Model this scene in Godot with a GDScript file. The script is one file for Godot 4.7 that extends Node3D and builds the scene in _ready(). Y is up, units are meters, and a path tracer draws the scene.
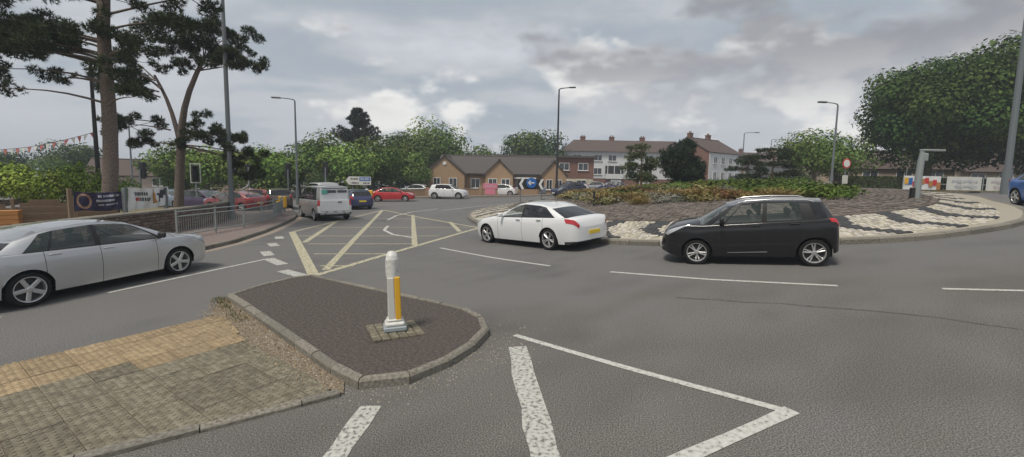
extends Node3D
# A roundabout under a cloudy sky: kerbed island with a lit bollard in front, cars circulating behind it.

const RC := Vector2(12.3, -27.7)                       # centre of the roundabout
const TAB := [[0, 12.0], [20, 11.4], [36, 11.3], [52, 11.7], [66, 13.0], [74, 13.95], [81, 14.75], [90, 15.45], [98, 16.0], [108, 16.1], [124, 16.1], [145, 15.4], [158, 15.0], [171, 14.9], [191, 15.2], [207, 15.75], [224, 16.3], [260, 16.0], [300, 14.5], [340, 12.6], [360, 12.0]]
var rng := RandomNumberGenerator.new()
var M := {}
var taken := {}

# ------------------------------------------------------------------ mesh collector
class MB:
	var v := PackedVector3Array()
	var n := PackedVector3Array()
	var c := PackedColorArray()
	var i := PackedInt32Array()
	var col := Color(1, 1, 1)
	func tri(a: Vector3, b: Vector3, d: Vector3) -> void:      # counter-clockwise seen from outside
		var nn := (b - a).cross(d - a).normalized()
		var k := v.size()
		v.append(a); v.append(b); v.append(d)
		for q in 3:
			n.append(nn); c.append(col)
		i.append(k); i.append(k + 2); i.append(k + 1)
	func quad(a: Vector3, b: Vector3, d: Vector3, e: Vector3) -> void:
		var nn := (d - a).cross(e - b).normalized()
		var k := v.size()
		v.append(a); v.append(b); v.append(d); v.append(e)
		for q in 4:
			n.append(nn); c.append(col)
		i.append(k); i.append(k + 2); i.append(k + 1); i.append(k); i.append(k + 3); i.append(k + 2)
	func box(p: Vector3, s: Vector3, b := Basis()) -> void:
		var h := s * 0.5
		var x := b.x * h.x
		var y := b.y * h.y
		var z := b.z * h.z
		quad(p - x - y + z, p + x - y + z, p + x + y + z, p - x + y + z)
		quad(p + x - y - z, p - x - y - z, p - x + y - z, p + x + y - z)
		quad(p + x - y + z, p + x - y - z, p + x + y - z, p + x + y + z)
		quad(p - x - y - z, p - x - y + z, p - x + y + z, p - x + y - z)
		quad(p - x + y + z, p + x + y + z, p + x + y - z, p - x + y - z)
		quad(p - x - y - z, p + x - y - z, p + x - y + z, p - x - y + z)
	func rbox(p: Vector3, s: Vector3, r: float, b := Basis()) -> void:   # box with every edge chamfered
		var h := s * 0.5
		r = minf(r, minf(h.x, minf(h.y, h.z)) * 0.9)
		var ax := [b.x, b.y, b.z]
		var hh := [h.x, h.y, h.z]
		for a in 3:
			for sg in [-1.0, 1.0]:
				var u: int = (a + 1) % 3
				var w: int = (a + 2) % 3
				var cc: Vector3 = p + ax[a] * hh[a] * sg
				var du: Vector3 = ax[u] * (hh[u] - r)
				var dw: Vector3 = ax[w] * (hh[w] - r)
				if sg > 0:
					quad(cc - du - dw, cc + du - dw, cc + du + dw, cc - du + dw)
				else:
					quad(cc - du - dw, cc - du + dw, cc + du + dw, cc + du - dw)
		for a in 3:                                                      # edges along axis a
			var u: int = (a + 1) % 3
			var w: int = (a + 2) % 3
			for su in [-1.0, 1.0]:
				for sw in [-1.0, 1.0]:
					var e1: Vector3 = p + ax[u] * hh[u] * su + ax[w] * (hh[w] - r) * sw
					var e2: Vector3 = p + ax[u] * (hh[u] - r) * su + ax[w] * hh[w] * sw
					var d: Vector3 = ax[a] * (hh[a] - r)
					_edge(e1, e2, d, p)
		for sx in [-1.0, 1.0]:
			for sy in [-1.0, 1.0]:
				for sz in [-1.0, 1.0]:
					var a1: Vector3 = p + ax[0] * hh[0] * sx + ax[1] * (hh[1] - r) * sy + ax[2] * (hh[2] - r) * sz
					var a2: Vector3 = p + ax[0] * (hh[0] - r) * sx + ax[1] * hh[1] * sy + ax[2] * (hh[2] - r) * sz
					var a3: Vector3 = p + ax[0] * (hh[0] - r) * sx + ax[1] * (hh[1] - r) * sy + ax[2] * hh[2] * sz
					if sx * sy * sz > 0:
						tri(a1, a2, a3)
					else:
						tri(a1, a3, a2)
	func _edge(e1: Vector3, e2: Vector3, d: Vector3, p: Vector3) -> void:
		var nn := (e2 + d - (e1 - d)).cross(e1 + d - (e2 - d))
		if nn.dot((e1 + e2) * 0.5 - p) > 0:
			quad(e1 - d, e2 - d, e2 + d, e1 + d)
		else:
			quad(e1 - d, e1 + d, e2 + d, e2 - d)
	func tube(pts: Array, rad: Array, sides := 8, cap := true) -> void:
		var rings := []
		var up := Vector3(0.13, 0.2, 0.97).normalized()
		for k in pts.size():
			var t: Vector3
			if k == 0: t = pts[1] - pts[0]
			elif k == pts.size() - 1: t = pts[k] - pts[k - 1]
			else: t = pts[k + 1] - pts[k - 1]
			t = t.normalized()
			var x := up.cross(t)
			if x.length() < 0.05: x = Vector3(1, 0, 0).cross(t)
			x = x.normalized()
			var y := t.cross(x)
			var base := v.size()
			for s in sides:
				var a := TAU * s / sides
				var d := x * cos(a) + y * sin(a)
				v.append(pts[k] + d * rad[k]); n.append(d); c.append(col)
			rings.append(base)
		for k in pts.size() - 1:
			for s in sides:
				var a: int = rings[k] + s
				var b: int = rings[k] + (s + 1) % sides
				var e: int = rings[k + 1] + (s + 1) % sides
				var f: int = rings[k + 1] + s
				i.append_array([a, e, b, a, f, e])
		if cap:
			for k in [0, pts.size() - 1]:
				var t: Vector3 = (pts[1] - pts[0]) if k == 0 else (pts[k] - pts[k - 1])
				var sg := -1.0 if k == 0 else 1.0
				var ps := []
				for s in sides: ps.append(v[rings[k] + s])
				for s in range(1, sides - 1):
					if sg > 0: tri(ps[0], ps[s], ps[s + 1])
					else: tri(ps[0], ps[s + 1], ps[s])
	func cyl(a: Vector3, b: Vector3, r0: float, r1: float, sides := 10) -> void:
		tube([a, b], [r0, r1], sides)
	func lathe(prof: Array, o: Vector3, ax: Vector3, sides := 24) -> void:   # prof: [radius, height along ax]
		var x := ax.cross(Vector3(0.31, 0.4, 0.86)).normalized()
		var y := ax.cross(x)
		for k in prof.size() - 1:
			var p0: Array = prof[k]
			var p1: Array = prof[k + 1]
			var dr: float = p1[0] - p0[0]
			var dh: float = p1[1] - p0[1]
			var l := sqrt(dr * dr + dh * dh)
			if l < 1e-6: continue
			var base := v.size()
			for s in sides + 1:
				var a := TAU * s / sides
				var d := x * cos(a) + y * sin(a)
				var nn := (d * dh - ax * dr) / l
				v.append(o + d * p0[0] + ax * p0[1]); n.append(nn); c.append(col)
				v.append(o + d * p1[0] + ax * p1[1]); n.append(nn); c.append(col)
			for s in sides:
				var q := base + s * 2
				i.append_array([q, q + 3, q + 2, q, q + 1, q + 3])
	func mesh() -> ArrayMesh:
		var a := []
		a.resize(Mesh.ARRAY_MAX)
		a[Mesh.ARRAY_VERTEX] = v
		a[Mesh.ARRAY_NORMAL] = n
		a[Mesh.ARRAY_COLOR] = c
		a[Mesh.ARRAY_INDEX] = i
		var m := ArrayMesh.new()
		m.add_surface_from_arrays(Mesh.PRIMITIVE_TRIANGLES, a)
		return m

# ------------------------------------------------------------------ naming and tagging
func numbered(s: String) -> String:
	if not taken.has(s):
		taken[s] = 0
		return s
	taken[s] += 1
	return "%s_%03d" % [s, taken[s]]
func put(mb, called: String, m, parent: Node = null) -> MeshInstance3D:
	var o := MeshInstance3D.new()
	o.mesh = mb.mesh() if mb is MB else mb
	o.material_override = m
	if called.ends_with("lettering"): o.set_meta("kind", "stuff")
	if parent == null:
		o.name = numbered(called); add_child(o)
	else:
		o.name = called; parent.add_child(o, true)
	return o
func thing(called: String, label: String, category: String, at := Vector3.ZERO, turn := 0.0, group := "") -> Node3D:
	var o := Node3D.new()
	o.name = numbered(called); add_child(o)
	o.position = at; o.rotation.y = turn
	return tag(o, label, category, group)
func tag(o: Node3D, label: String, category: String, group := "") -> Node3D:
	o.set_meta("label", label); o.set_meta("category", category)
	if group: o.set_meta("group", group)
	return o
func structure(o: Node3D) -> Node3D:
	o.set_meta("kind", "structure"); return o
func stuff(o: Node3D) -> Node3D:
	o.set_meta("kind", "stuff"); return o
func node(called: String, parent: Node) -> Node3D:
	var o := Node3D.new(); o.name = called; parent.add_child(o, true); return o
func dup(src: Node3D, called: String, label: String, at: Vector3, turn := 0.0, group := "") -> Node3D:
	var o: Node3D = src.duplicate()
	o.name = numbered(called); add_child(o)
	o.position = at; o.rotation = Vector3(0, turn, 0)
	o.set_meta("label", label)
	if group: o.set_meta("group", group)
	return o

# ------------------------------------------------------------------ the lie of the land
func sp(x: float, k: float) -> float:
	var t := x / k
	return k * (maxf(t, 0) + log(1.0 + exp(-absf(t))))
func g(x: float, z: float) -> float:
	var xr := clampf(x, -45, 45)
	var w := -z
	var xt := 0.02 * xr + 0.065 * (sp(xr, 1.2) - sp(xr - 22, 3) - 0.83)
	var f := 1.0 - 0.6 * clampf((w - 25) / 40.0, 0, 1)
	return xt * f + 0.4 * tanh(w / 15) + 0.012 * sp(minf(w, 120) - 32, 4)
func rim(a: float) -> float:
	a = fposmod(a, 360.0)
	for k in TAB.size() - 1:
		if a >= TAB[k][0] and a <= TAB[k + 1][0]:
			var t: float = (a - TAB[k][0]) / (TAB[k + 1][0] - TAB[k][0])
			var m := TAB.size() - 1
			var p0: float = TAB[k - 1][1] if k > 0 else TAB[m - 1][1]
			var p3: float = TAB[k + 2][1] if k + 2 <= m else TAB[1][1]
			return cubic_interpolate(TAB[k][1], TAB[k + 1][1], p0, p3, t)
	return 12.0
func inside(x: float, z: float) -> float:              # metres inwards from the roundabout's kerb
	return rim(rad_to_deg(atan2(z - RC.y, x - RC.x))) - Vector2(x, z).distance_to(RC)
func mound(d: float) -> float:
	if d < 0: return 0.0
	if d < 0.35: return 0.14
	if d < 2.5: return 0.14 + (d - 0.35) * 0.13
	if d < 6.5: return 0.42 + (d - 2.5) * 0.075
	return 0.72 + minf(d - 6.5, 5) * 0.03
func h(x: float, z: float) -> float:
	return g(x, z) + mound(inside(x, z))
func gv(x: float, z: float, off := 0.0) -> Vector3: return Vector3(x, g(x, z) + off, z)
func hv(x: float, z: float, off := 0.0) -> Vector3: return Vector3(x, h(x, z) + off, z)
func seat(o: Node3D, x: float, z: float, fwd: Vector2, half := 1.25) -> void:   # stand a vehicle on the sloping ground
	fwd = fwd.normalized()
	var side := Vector2(-fwd.y, fwd.x)
	var a := gv(x + fwd.x * half, z + fwd.y * half)
	var b := gv(x - fwd.x * half, z - fwd.y * half)
	var c := gv(x + side.x * 0.75, z + side.y * 0.75)
	var d := gv(x - side.x * 0.75, z - side.y * 0.75)
	var f := (a - b).normalized()
	var r := (c - d).normalized()
	var u := r.cross(f).normalized()
	r = f.cross(u)
	o.transform = Transform3D(Basis(r, u, -f), (a + b + c + d) / 4.0 + u * 0.008)

# ------------------------------------------------------------------ materials
func lin(r: float, gg: float, b: float) -> Color: return Color(r, gg, b).linear_to_srgb()
func mat(c: Color, rough := 0.8, metal := 0.0, spec := 0.5) -> StandardMaterial3D:
	var m := StandardMaterial3D.new()
	m.albedo_color = c; m.roughness = rough; m.metallic = metal; m.metallic_specular = spec
	return m
func noise_tex(seed_: int, freq: float, stops: Array, cols: Array, size := 512, kind := FastNoiseLite.TYPE_SIMPLEX_SMOOTH, oct := 4) -> NoiseTexture2D:
	var nz := FastNoiseLite.new()
	nz.seed = seed_; nz.noise_type = kind; nz.frequency = freq; nz.fractal_octaves = oct
	var t := NoiseTexture2D.new()
	t.width = size; t.height = size; t.seamless = true; t.noise = nz
	var gr := Gradient.new()
	gr.offsets = PackedFloat32Array(stops); gr.colors = PackedColorArray(cols)
	t.color_ramp = gr
	return t
func bump_tex(seed_: int, freq: float, strength: float, size := 512, oct := 3) -> NoiseTexture2D:
	var nz := FastNoiseLite.new()
	nz.seed = seed_; nz.frequency = freq; nz.fractal_octaves = oct
	var t := NoiseTexture2D.new()
	t.width = size; t.height = size; t.seamless = true; t.noise = nz
	t.as_normal_map = true; t.bump_strength = strength
	return t
func tex_mat(t: Texture2D, scale: float, rough := 0.9, nrm: Texture2D = null, ns := 1.0, vc := false) -> StandardMaterial3D:
	var m := StandardMaterial3D.new()
	m.albedo_texture = t; m.roughness = rough
	m.uv1_triplanar = true; m.uv1_world_triplanar = true; m.uv1_scale = Vector3.ONE * scale
	if nrm:
		m.normal_enabled = true; m.normal_texture = nrm; m.normal_scale = ns
	m.vertex_color_use_as_albedo = vc
	return m
func leaf_mat(tr := 0.35) -> StandardMaterial3D:
	var m := StandardMaterial3D.new()
	m.vertex_color_use_as_albedo = true; m.roughness = 0.75; m.metallic_specular = 0.25
	m.cull_mode = BaseMaterial3D.CULL_DISABLED
	m.backlight_enabled = true; m.backlight = Color(tr * 0.5, tr * 0.6, tr * 0.15)
	return m
func make_materials() -> void:
	var fine := bump_tex(4, 0.09, 3.0)
	M.asphalt = tex_mat(noise_tex(1, 0.13, [0.0, 0.3, 0.45, 0.55, 0.7, 1.0], [lin(.035, .034, .032), lin(.075, .073, .07), lin(.118, .115, .11), lin(.145, .141, .135), lin(.19, .184, .175), lin(.34, .33, .31)], 1024, FastNoiseLite.TYPE_SIMPLEX, 4), 0.33, 0.88, null, 0.0, true)
	M.tarmac_dark = tex_mat(noise_tex(2, 0.035, [0.0, 0.35, 0.65, 1.0], [lin(.035, .029, .025), lin(.062, .051, .045), lin(.082, .068, .06), lin(.14, .118, .104)], 1024, FastNoiseLite.TYPE_SIMPLEX, 6), 0.4, 0.92, fine, 0.6)
	M.joint = tex_mat(noise_tex(7, 0.05, [0.0, 0.5, 1.0], [lin(.06, .06, .055), lin(.1, .098, .092), lin(.135, .132, .125)], 256), 0.8, 0.95)
	M.footway = tex_mat(noise_tex(3, 0.03, [0.0, 0.5, 1.0], [lin(.14, .11, .1), lin(.19, .15, .135), lin(.26, .21, .19)], 512), 0.4, 0.92, fine, 0.4)
	M.tan_strip = tex_mat(noise_tex(5, 0.05, [0.0, 0.5, 1.0], [lin(.2, .165, .13), lin(.27, .225, .18), lin(.35, .3, .24)], 512), 0.5, 0.9, fine, 0.4)
	M.kerb = []
	for k in 4:
		var s: float = [0.9, 1.0, 1.12, 0.82][k]
		M.kerb.append(tex_mat(noise_tex(20 + k, 0.06, [0.0, 0.3, 0.6, 1.0], [lin(.07 * s, .06 * s, .048 * s), lin(.155 * s, .14 * s, .112 * s), lin(.215 * s, .2 * s, .168 * s), lin(.31 * s, .29 * s, .25 * s)], 256), 0.9 + 0.2 * k, 0.88, fine, 0.7))
	M.buff = []
	M.slab = []
	for k in 3:
		var s: float = [1.0, 0.9, 1.1][k]
		M.buff.append(tex_mat(noise_tex(30 + k, 0.035, [0.0, 0.35, 0.6, 1.0], [lin(.17 * s, .13 * s, .08 * s), lin(.265 * s, .2 * s, .118 * s), lin(.325 * s, .245 * s, .145 * s), lin(.39 * s, .31 * s, .2 * s)], 256), 0.8, 0.9, fine, 0.5))
		M.slab.append(tex_mat(noise_tex(36 + k, 0.035, [0.0, 0.35, 0.6, 1.0], [lin(.09 * s, .08 * s, .056 * s), lin(.14 * s, .126 * s, .09 * s), lin(.185 * s, .166 * s, .12 * s), lin(.26 * s, .235 * s, .175 * s)], 256), 0.8, 0.92, fine, 0.5))
	M.dirt = tex_mat(noise_tex(44, 0.05, [0.0, 0.4, 0.65, 1.0], [lin(.09, .07, .05), lin(.16, .125, .09), lin(.22, .18, .13), lin(.32, .27, .2)], 512), 0.9, 0.95, fine, 1.0)
	M.white_paint = tex_mat(noise_tex(50, 0.03, [0.0, 0.18, 0.28, 0.6, 1.0], [lin(.13, .125, .12), lin(.2, .19, .18), lin(.4, .4, .36), lin(.5, .5, .46), lin(.58, .58, .54)], 1024, FastNoiseLite.TYPE_SIMPLEX_SMOOTH, 6), 0.45, 0.7)
	M.worn_paint = tex_mat(noise_tex(51, 0.03, [0.0, 0.24, 0.36, 0.6, 1.0], [lin(.1, .095, .09), lin(.14, .135, .13), lin(.36, .36, .32), lin(.46, .46, .42), lin(.55, .55, .51)], 1024, FastNoiseLite.TYPE_SIMPLEX_SMOOTH, 7), 0.5, 0.75)
	M.yellow_paint = tex_mat(noise_tex(52, 0.02, [0.0, 0.26, 0.36, 0.6, 1.0], [lin(.13, .125, .11), lin(.2, .185, .14), lin(.37, .34, .23), lin(.44, .41, .29), lin(.5, .47, .36)], 1024), 0.4, 0.8)
	M.thin_yellow = tex_mat(noise_tex(53, 0.02, [0.0, 0.26, 0.38, 0.7, 1.0], [lin(.12, .115, .11), lin(.2, .19, .15), lin(.36, .33, .22), lin(.44, .4, .27), lin(.5, .46, .32)], 1024), 0.4, 0.8)
	M.cobble = mat(lin(.1, .085, .072), 0.9)
	M.cobble2 = mat(lin(.125, .105, .088), 0.9)
	M.cobble_bed = tex_mat(noise_tex(55, 0.08, [0.0, 0.5, 1.0], [lin(.075, .062, .052), lin(.11, .092, .078), lin(.15, .13, .11)], 512), 0.8, 0.95, fine, 0.8)
	M.mortar = tex_mat(noise_tex(56, 0.06, [0.0, 0.5, 1.0], [lin(.24, .21, .165), lin(.33, .3, .24), lin(.4, .365, .3)], 512), 0.8, 0.95, fine, 0.8)
	M.vc_stone = StandardMaterial3D.new()
	M.vc_stone.vertex_color_use_as_albedo = true; M.vc_stone.roughness = 0.88
	M.soil = tex_mat(noise_tex(57, 0.05, [0.0, 0.5, 1.0], [lin(.09, .075, .05), lin(.17, .14, .09), lin(.26, .22, .14)], 512), 0.5, 0.95, fine, 1.0)
	M.grass = tex_mat(noise_tex(58, 0.04, [0.0, 0.4, 0.65, 1.0], [lin(.07, .075, .025), lin(.14, .125, .05), lin(.21, .165, .075), lin(.28, .23, .12)], 512), 0.3, 0.95, fine, 1.0)
	M.field = tex_mat(noise_tex(59, 0.03, [0.0, 0.5, 1.0], [lin(.05, .07, .025), lin(.08, .1, .04), lin(.12, .14, .06)], 512), 0.05, 0.95)
	M.bark = tex_mat(noise_tex(60, 0.05, [0.0, 0.4, 0.6, 1.0], [lin(.04, .03, .025), lin(.13, .1, .085), lin(.21, .165, .14), lin(.32, .265, .23)], 512), 1.2, 0.95, bump_tex(61, 0.06, 8.0), 1.0)
	M.bark.uv1_scale = Vector3(1.3, 0.35, 1.3)
	M.bark_red = tex_mat(noise_tex(62, 0.05, [0.0, 0.5, 1.0], [lin(.12, .075, .05), lin(.2, .13, .09), lin(.28, .19, .14)], 512), 1.5, 0.95)
	M.leaf = leaf_mat(0.45)
	M.needle = leaf_mat(0.3)
	M.steel = mat(lin(.3, .32, .32), 0.45, 0.6)
	M.galv = mat(lin(.3, .33, .325), 0.6, 0.3)
	M.pole_dark = mat(lin(.035, .037, .04), 0.5, 0.3)
	M.pole_grey = mat(lin(.17, .19, .2), 0.55, 0.3)
	M.black = mat(lin(.012, .012, .013), 0.6)
	M.rubber = mat(lin(.018, .018, .018), 0.8, 0.0, 0.3)
	M.plastic_white = tex_mat(noise_tex(8, 0.03, [0.0, 0.3, 0.5, 1.0], [lin(.4, .39, .35), lin(.56, .55, .51), lin(.64, .635, .6), lin(.7, .7, .67)], 256), 1.4, 0.45)
	M.plastic_yellow = mat(lin(.72, .4, .03), 0.4)
	M.grey_plastic = mat(lin(.3, .34, .36), 0.5)
	M.trim = mat(lin(.02, .02, .021), 0.55)
	M.interior = mat(lin(.05, .05, .05), 0.85)
	M.seat = mat(lin(.06, .06, .062), 0.9)
	M.glass = mat(Color(0.36, 0.43, 0.4, 0.22), 0.02, 0.0, 0.9)
	M.glass.transparency = BaseMaterial3D.TRANSPARENCY_ALPHA
	M.tint = mat(Color(0.03, 0.035, 0.04, 0.86), 0.03, 0.0, 0.7)
	M.tint.transparency = BaseMaterial3D.TRANSPARENCY_ALPHA
	M.clear = mat(lin(.62, .64, .66), 0.08, 0.35, 0.8)
	M.red_lamp = mat(lin(.5, .015, .02), 0.12, 0.0, 0.7)
	M.amber = mat(lin(.6, .2, .02), 0.2)
	M.alloy = mat(lin(.6, .6, .6), 0.28, 0.75)
	M.hub = mat(lin(.03, .03, .03), 0.7)
	M.plate_y = mat(lin(.75, .55, .04), 0.5)
	M.plate_w = mat(lin(.75, .75, .72), 0.5)
	M.chrome = mat(lin(.7, .7, .7), 0.15, 0.9)
	for k in [["silver", .56, .565, .575, .75], ["white", .74, .75, .75, .0], ["black", .011, .011, .013, .0], ["red", .5, .022, .025, .0], ["darkred", .23, .03, .03, .0], ["navy", .02, .026, .06, .2], ["blue", .03, .13, .42, .2], ["purple", .055, .03, .08, .2], ["bronze", .1, .075, .06, .4], ["steelblue", .22, .28, .34, .4], ["grey", .4, .395, .38, .15], ["dkblue", .03, .035, .11, .2]]:
		var p := mat(lin(k[1], k[2], k[3]), 0.35, k[4])
		p.clearcoat_enabled = true; p.clearcoat = 1.0; p.clearcoat_roughness = 0.05
		M["paint_" + k[0]] = p
	M.paint_black.metallic_specular = 0.3; M.paint_black.clearcoat = 0.9
	M.brick = tex_mat(noise_tex(70, 0.08, [0.0, 0.4, 0.6, 1.0], [lin(.2, .13, .075), lin(.32, .215, .13), lin(.38, .255, .155), lin(.46, .34, .22)], 512), 0.6, 0.9)
	M.brick_red = tex_mat(noise_tex(71, 0.08, [0.0, 0.5, 1.0], [lin(.12, .06, .045), lin(.19, .095, .07), lin(.26, .14, .11)], 512), 0.6, 0.9)
	M.roof_grey = tex_mat(noise_tex(72, 0.08, [0.0, 0.5, 1.0], [lin(.055, .047, .043), lin(.08, .07, .064), lin(.115, .1, .09)], 512), 0.6, 0.85)
	M.roof_brown = tex_mat(noise_tex(73, 0.08, [0.0, 0.5, 1.0], [lin(.06, .042, .036), lin(.09, .064, .054), lin(.13, .093, .08)], 512), 0.6, 0.85)
	M.render_white = tex_mat(noise_tex(74, 0.02, [0.0, 0.5, 1.0], [lin(.52, .53, .53), lin(.64, .65, .65), lin(.72, .73, .73)], 512), 0.2, 0.85)
	M.cream = tex_mat(noise_tex(75, 0.02, [0.0, 0.5, 1.0], [lin(.46, .42, .3), lin(.56, .5, .37), lin(.62, .57, .44)], 512), 0.2, 0.85)
	M.beige = tex_mat(noise_tex(76, 0.02, [0.0, 0.5, 1.0], [lin(.34, .27, .21), lin(.42, .34, .27), lin(.5, .42, .34)], 512), 0.2, 0.85)
	M.upvc = mat(lin(.7, .7, .68), 0.4)
	M.pane = mat(lin(.03, .035, .04), 0.06, 0.0, 0.8)
	M.wood = tex_mat(noise_tex(77, 0.04, [0.0, 0.5, 1.0], [lin(.13, .085, .055), lin(.21, .145, .1), lin(.29, .21, .15)], 512), 1.0, 0.9)
	M.wood.uv1_scale = Vector3(0.4, 3.0, 0.4)
	M.wood_orange = mat(lin(.42, .19, .06), 0.8)
	M.sign_blue = mat(lin(.02, .13, .42), 0.4)
	M.sign_white = mat(lin(.72, .72, .7), 0.45)
	M.sign_cream = mat(lin(.6, .6, .55), 0.45)
	M.sign_red = mat(lin(.55, .03, .03), 0.45)
	M.faded_red = mat(lin(.5, .16, .15), 0.7)
	M.banner_navy = mat(lin(.022, .018, .06), 0.7)
	M.banner_white = mat(lin(.7, .7, .68), 0.7)
	M.gold = mat(lin(.35, .2, .13), 0.6)
	M.pink = mat(lin(.6, .19, .26), 0.7)
	M.teal = mat(lin(.12, .42, .35), 0.6)
	M.ink = mat(lin(.05, .055, .07), 0.6)
	M.ink_pale = mat(lin(.45, .45, .5), 0.6)
	M.ink_mauve = mat(lin(.5, .4, .48), 0.6)

# ------------------------------------------------------------------ ground sheets
func sheet(poly: PackedVector2Array, off: float, cell := 1.0, use_mound := false) -> MB:   # a sheet laid on the ground inside poly
	var mb := MB.new()
	var lo := poly[0]
	var hi := poly[0]
	for p in poly:
		lo = lo.min(p); hi = hi.max(p)
	var x := floorf(lo.x / cell) * cell
	while x < hi.x:
		var z := floorf(lo.y / cell) * cell
		while z < hi.y:
			var sq := PackedVector2Array([Vector2(x, z), Vector2(x + cell, z), Vector2(x + cell, z + cell), Vector2(x, z + cell)])
			for piece in Geometry2D.intersect_polygons(sq, poly):
				var area := 0.0
				for k in piece.size():
					area += piece[k].cross(piece[(k + 1) % piece.size()])
				if area < 0: piece.reverse()
				var base := mb.v.size()
				for p in piece:
					var e := 0.2
					var y := h(p.x, p.y) if use_mound else g(p.x, p.y)
					var dx := g(p.x + e, p.y) - g(p.x - e, p.y)
					var dz := g(p.x, p.y + e) - g(p.x, p.y - e)
					mb.v.append(Vector3(p.x, y + off, p.y))
					mb.n.append(Vector3(-dx, 2 * e, -dz).normalized()); mb.c.append(Color.WHITE)
				for k in range(1, piece.size() - 1):
					mb.i.append_array([base, base + k, base + k + 1])
			z += cell
		x += cell
	return mb
func strip(pts: Array, width: float, off := 0.006, jag := 0.0) -> MB:   # a painted line laid on the road
	var mb := MB.new()
	var line: Array[Vector2] = []
	for k in pts.size() - 1:
		var a: Vector2 = pts[k]
		var b: Vector2 = pts[k + 1]
		var m := maxi(1, int(a.distance_to(b) / 0.35))
		for q in m: line.append(a.lerp(b, float(q) / m))
	line.append(pts[-1])
	var l := PackedVector3Array()
	var r := PackedVector3Array()
	for k in line.size():
		var t := (line[mini(k + 1, line.size() - 1)] - line[maxi(k - 1, 0)]).normalized()
		var s := Vector2(-t.y, t.x) * width * 0.5
		var j1 := s * rng.randf_range(-jag, jag)
		var j2 := s * rng.randf_range(-jag, jag)
		var p := line[k] + s + j1
		var q := line[k] - s + j2
		l.append(gv(p.x, p.y, off)); r.append(gv(q.x, q.y, off))
	for k in line.size() - 1:
		mb.quad(l[k], l[k + 1], r[k + 1], r[k])
		if mb.n[-1].y < 0:
			for q in 4: mb.n[mb.n.size() - 1 - q] *= -1
			var e := mb.i.size()
			for q in [e - 6, e - 3]:
				var tmp := mb.i[q + 1]
				mb.i[q + 1] = mb.i[q + 2]; mb.i[q + 2] = tmp
	return mb
func kerb_run(line: Array, width: float, height: float, step: float, parent: Node, called := "kerb_stone", lift := 0.0, chamfer := 0.03) -> void:
	# line: outer (road side) edge, the stones lie to the left of its direction; each stone is a part of its own
	var pts: Array[Vector2] = []
	var need := 0.0
	for k in line.size() - 1:
		var a: Vector2 = line[k]
		var b: Vector2 = line[k + 1]
		var d := a.distance_to(b)
		while need <= d:
			pts.append(a.lerp(b, need / d)); need += step
		need -= d
	if pts[-1].distance_to(line[-1]) > step * 0.3: pts.append(line[-1])
	var nr: Array[Vector2] = []
	for k in pts.size():
		var t := (pts[mini(k + 1, pts.size() - 1)] - pts[maxi(k - 1, 0)]).normalized()
		nr.append(Vector2(t.y, -t.x))
	for k in pts.size() - 1:
		var t := (pts[k + 1] - pts[k]).normalized()
		var a := pts[k] + t * 0.006
		var b := pts[k + 1] - t * 0.006
		var mb := MB.new()
		var ring := []
		var jit := rng.randf_range(-0.008, 0.008)
		for e in [[a, nr[k]], [b, nr[k + 1]]]:
			var p: Vector2 = e[0]
			var nn: Vector2 = e[1]
			var y := g(p.x, p.y) + lift
			var q := p + nn * width
			var y2 := g(q.x, q.y) + lift
			var ch: Vector2 = p + nn * chamfer
			var c2: Vector2 = p + nn * (width - chamfer * 0.4)
			ring.append([Vector3(p.x, y - 0.1, p.y), Vector3(p.x, y + height - chamfer + jit, p.y), Vector3(ch.x, y + height + jit, ch.y), Vector3(c2.x, y2 + height + jit, c2.y), Vector3(q.x, y2 + height - chamfer * 0.4, q.y), Vector3(q.x, y2 - 0.1, q.y)])
		for f in 5:
			mb.quad(ring[0][f], ring[1][f], ring[1][f + 1], ring[0][f + 1])
		for e in 2:
			var R: Array = ring[e]
			for f in range(1, 5):
				if e == 0: mb.tri(R[0], R[f], R[f + 1])
				else: mb.tri(R[0], R[f + 1], R[f])
		put(mb, called, M.kerb[rng.randi() % 4], parent)

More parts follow.
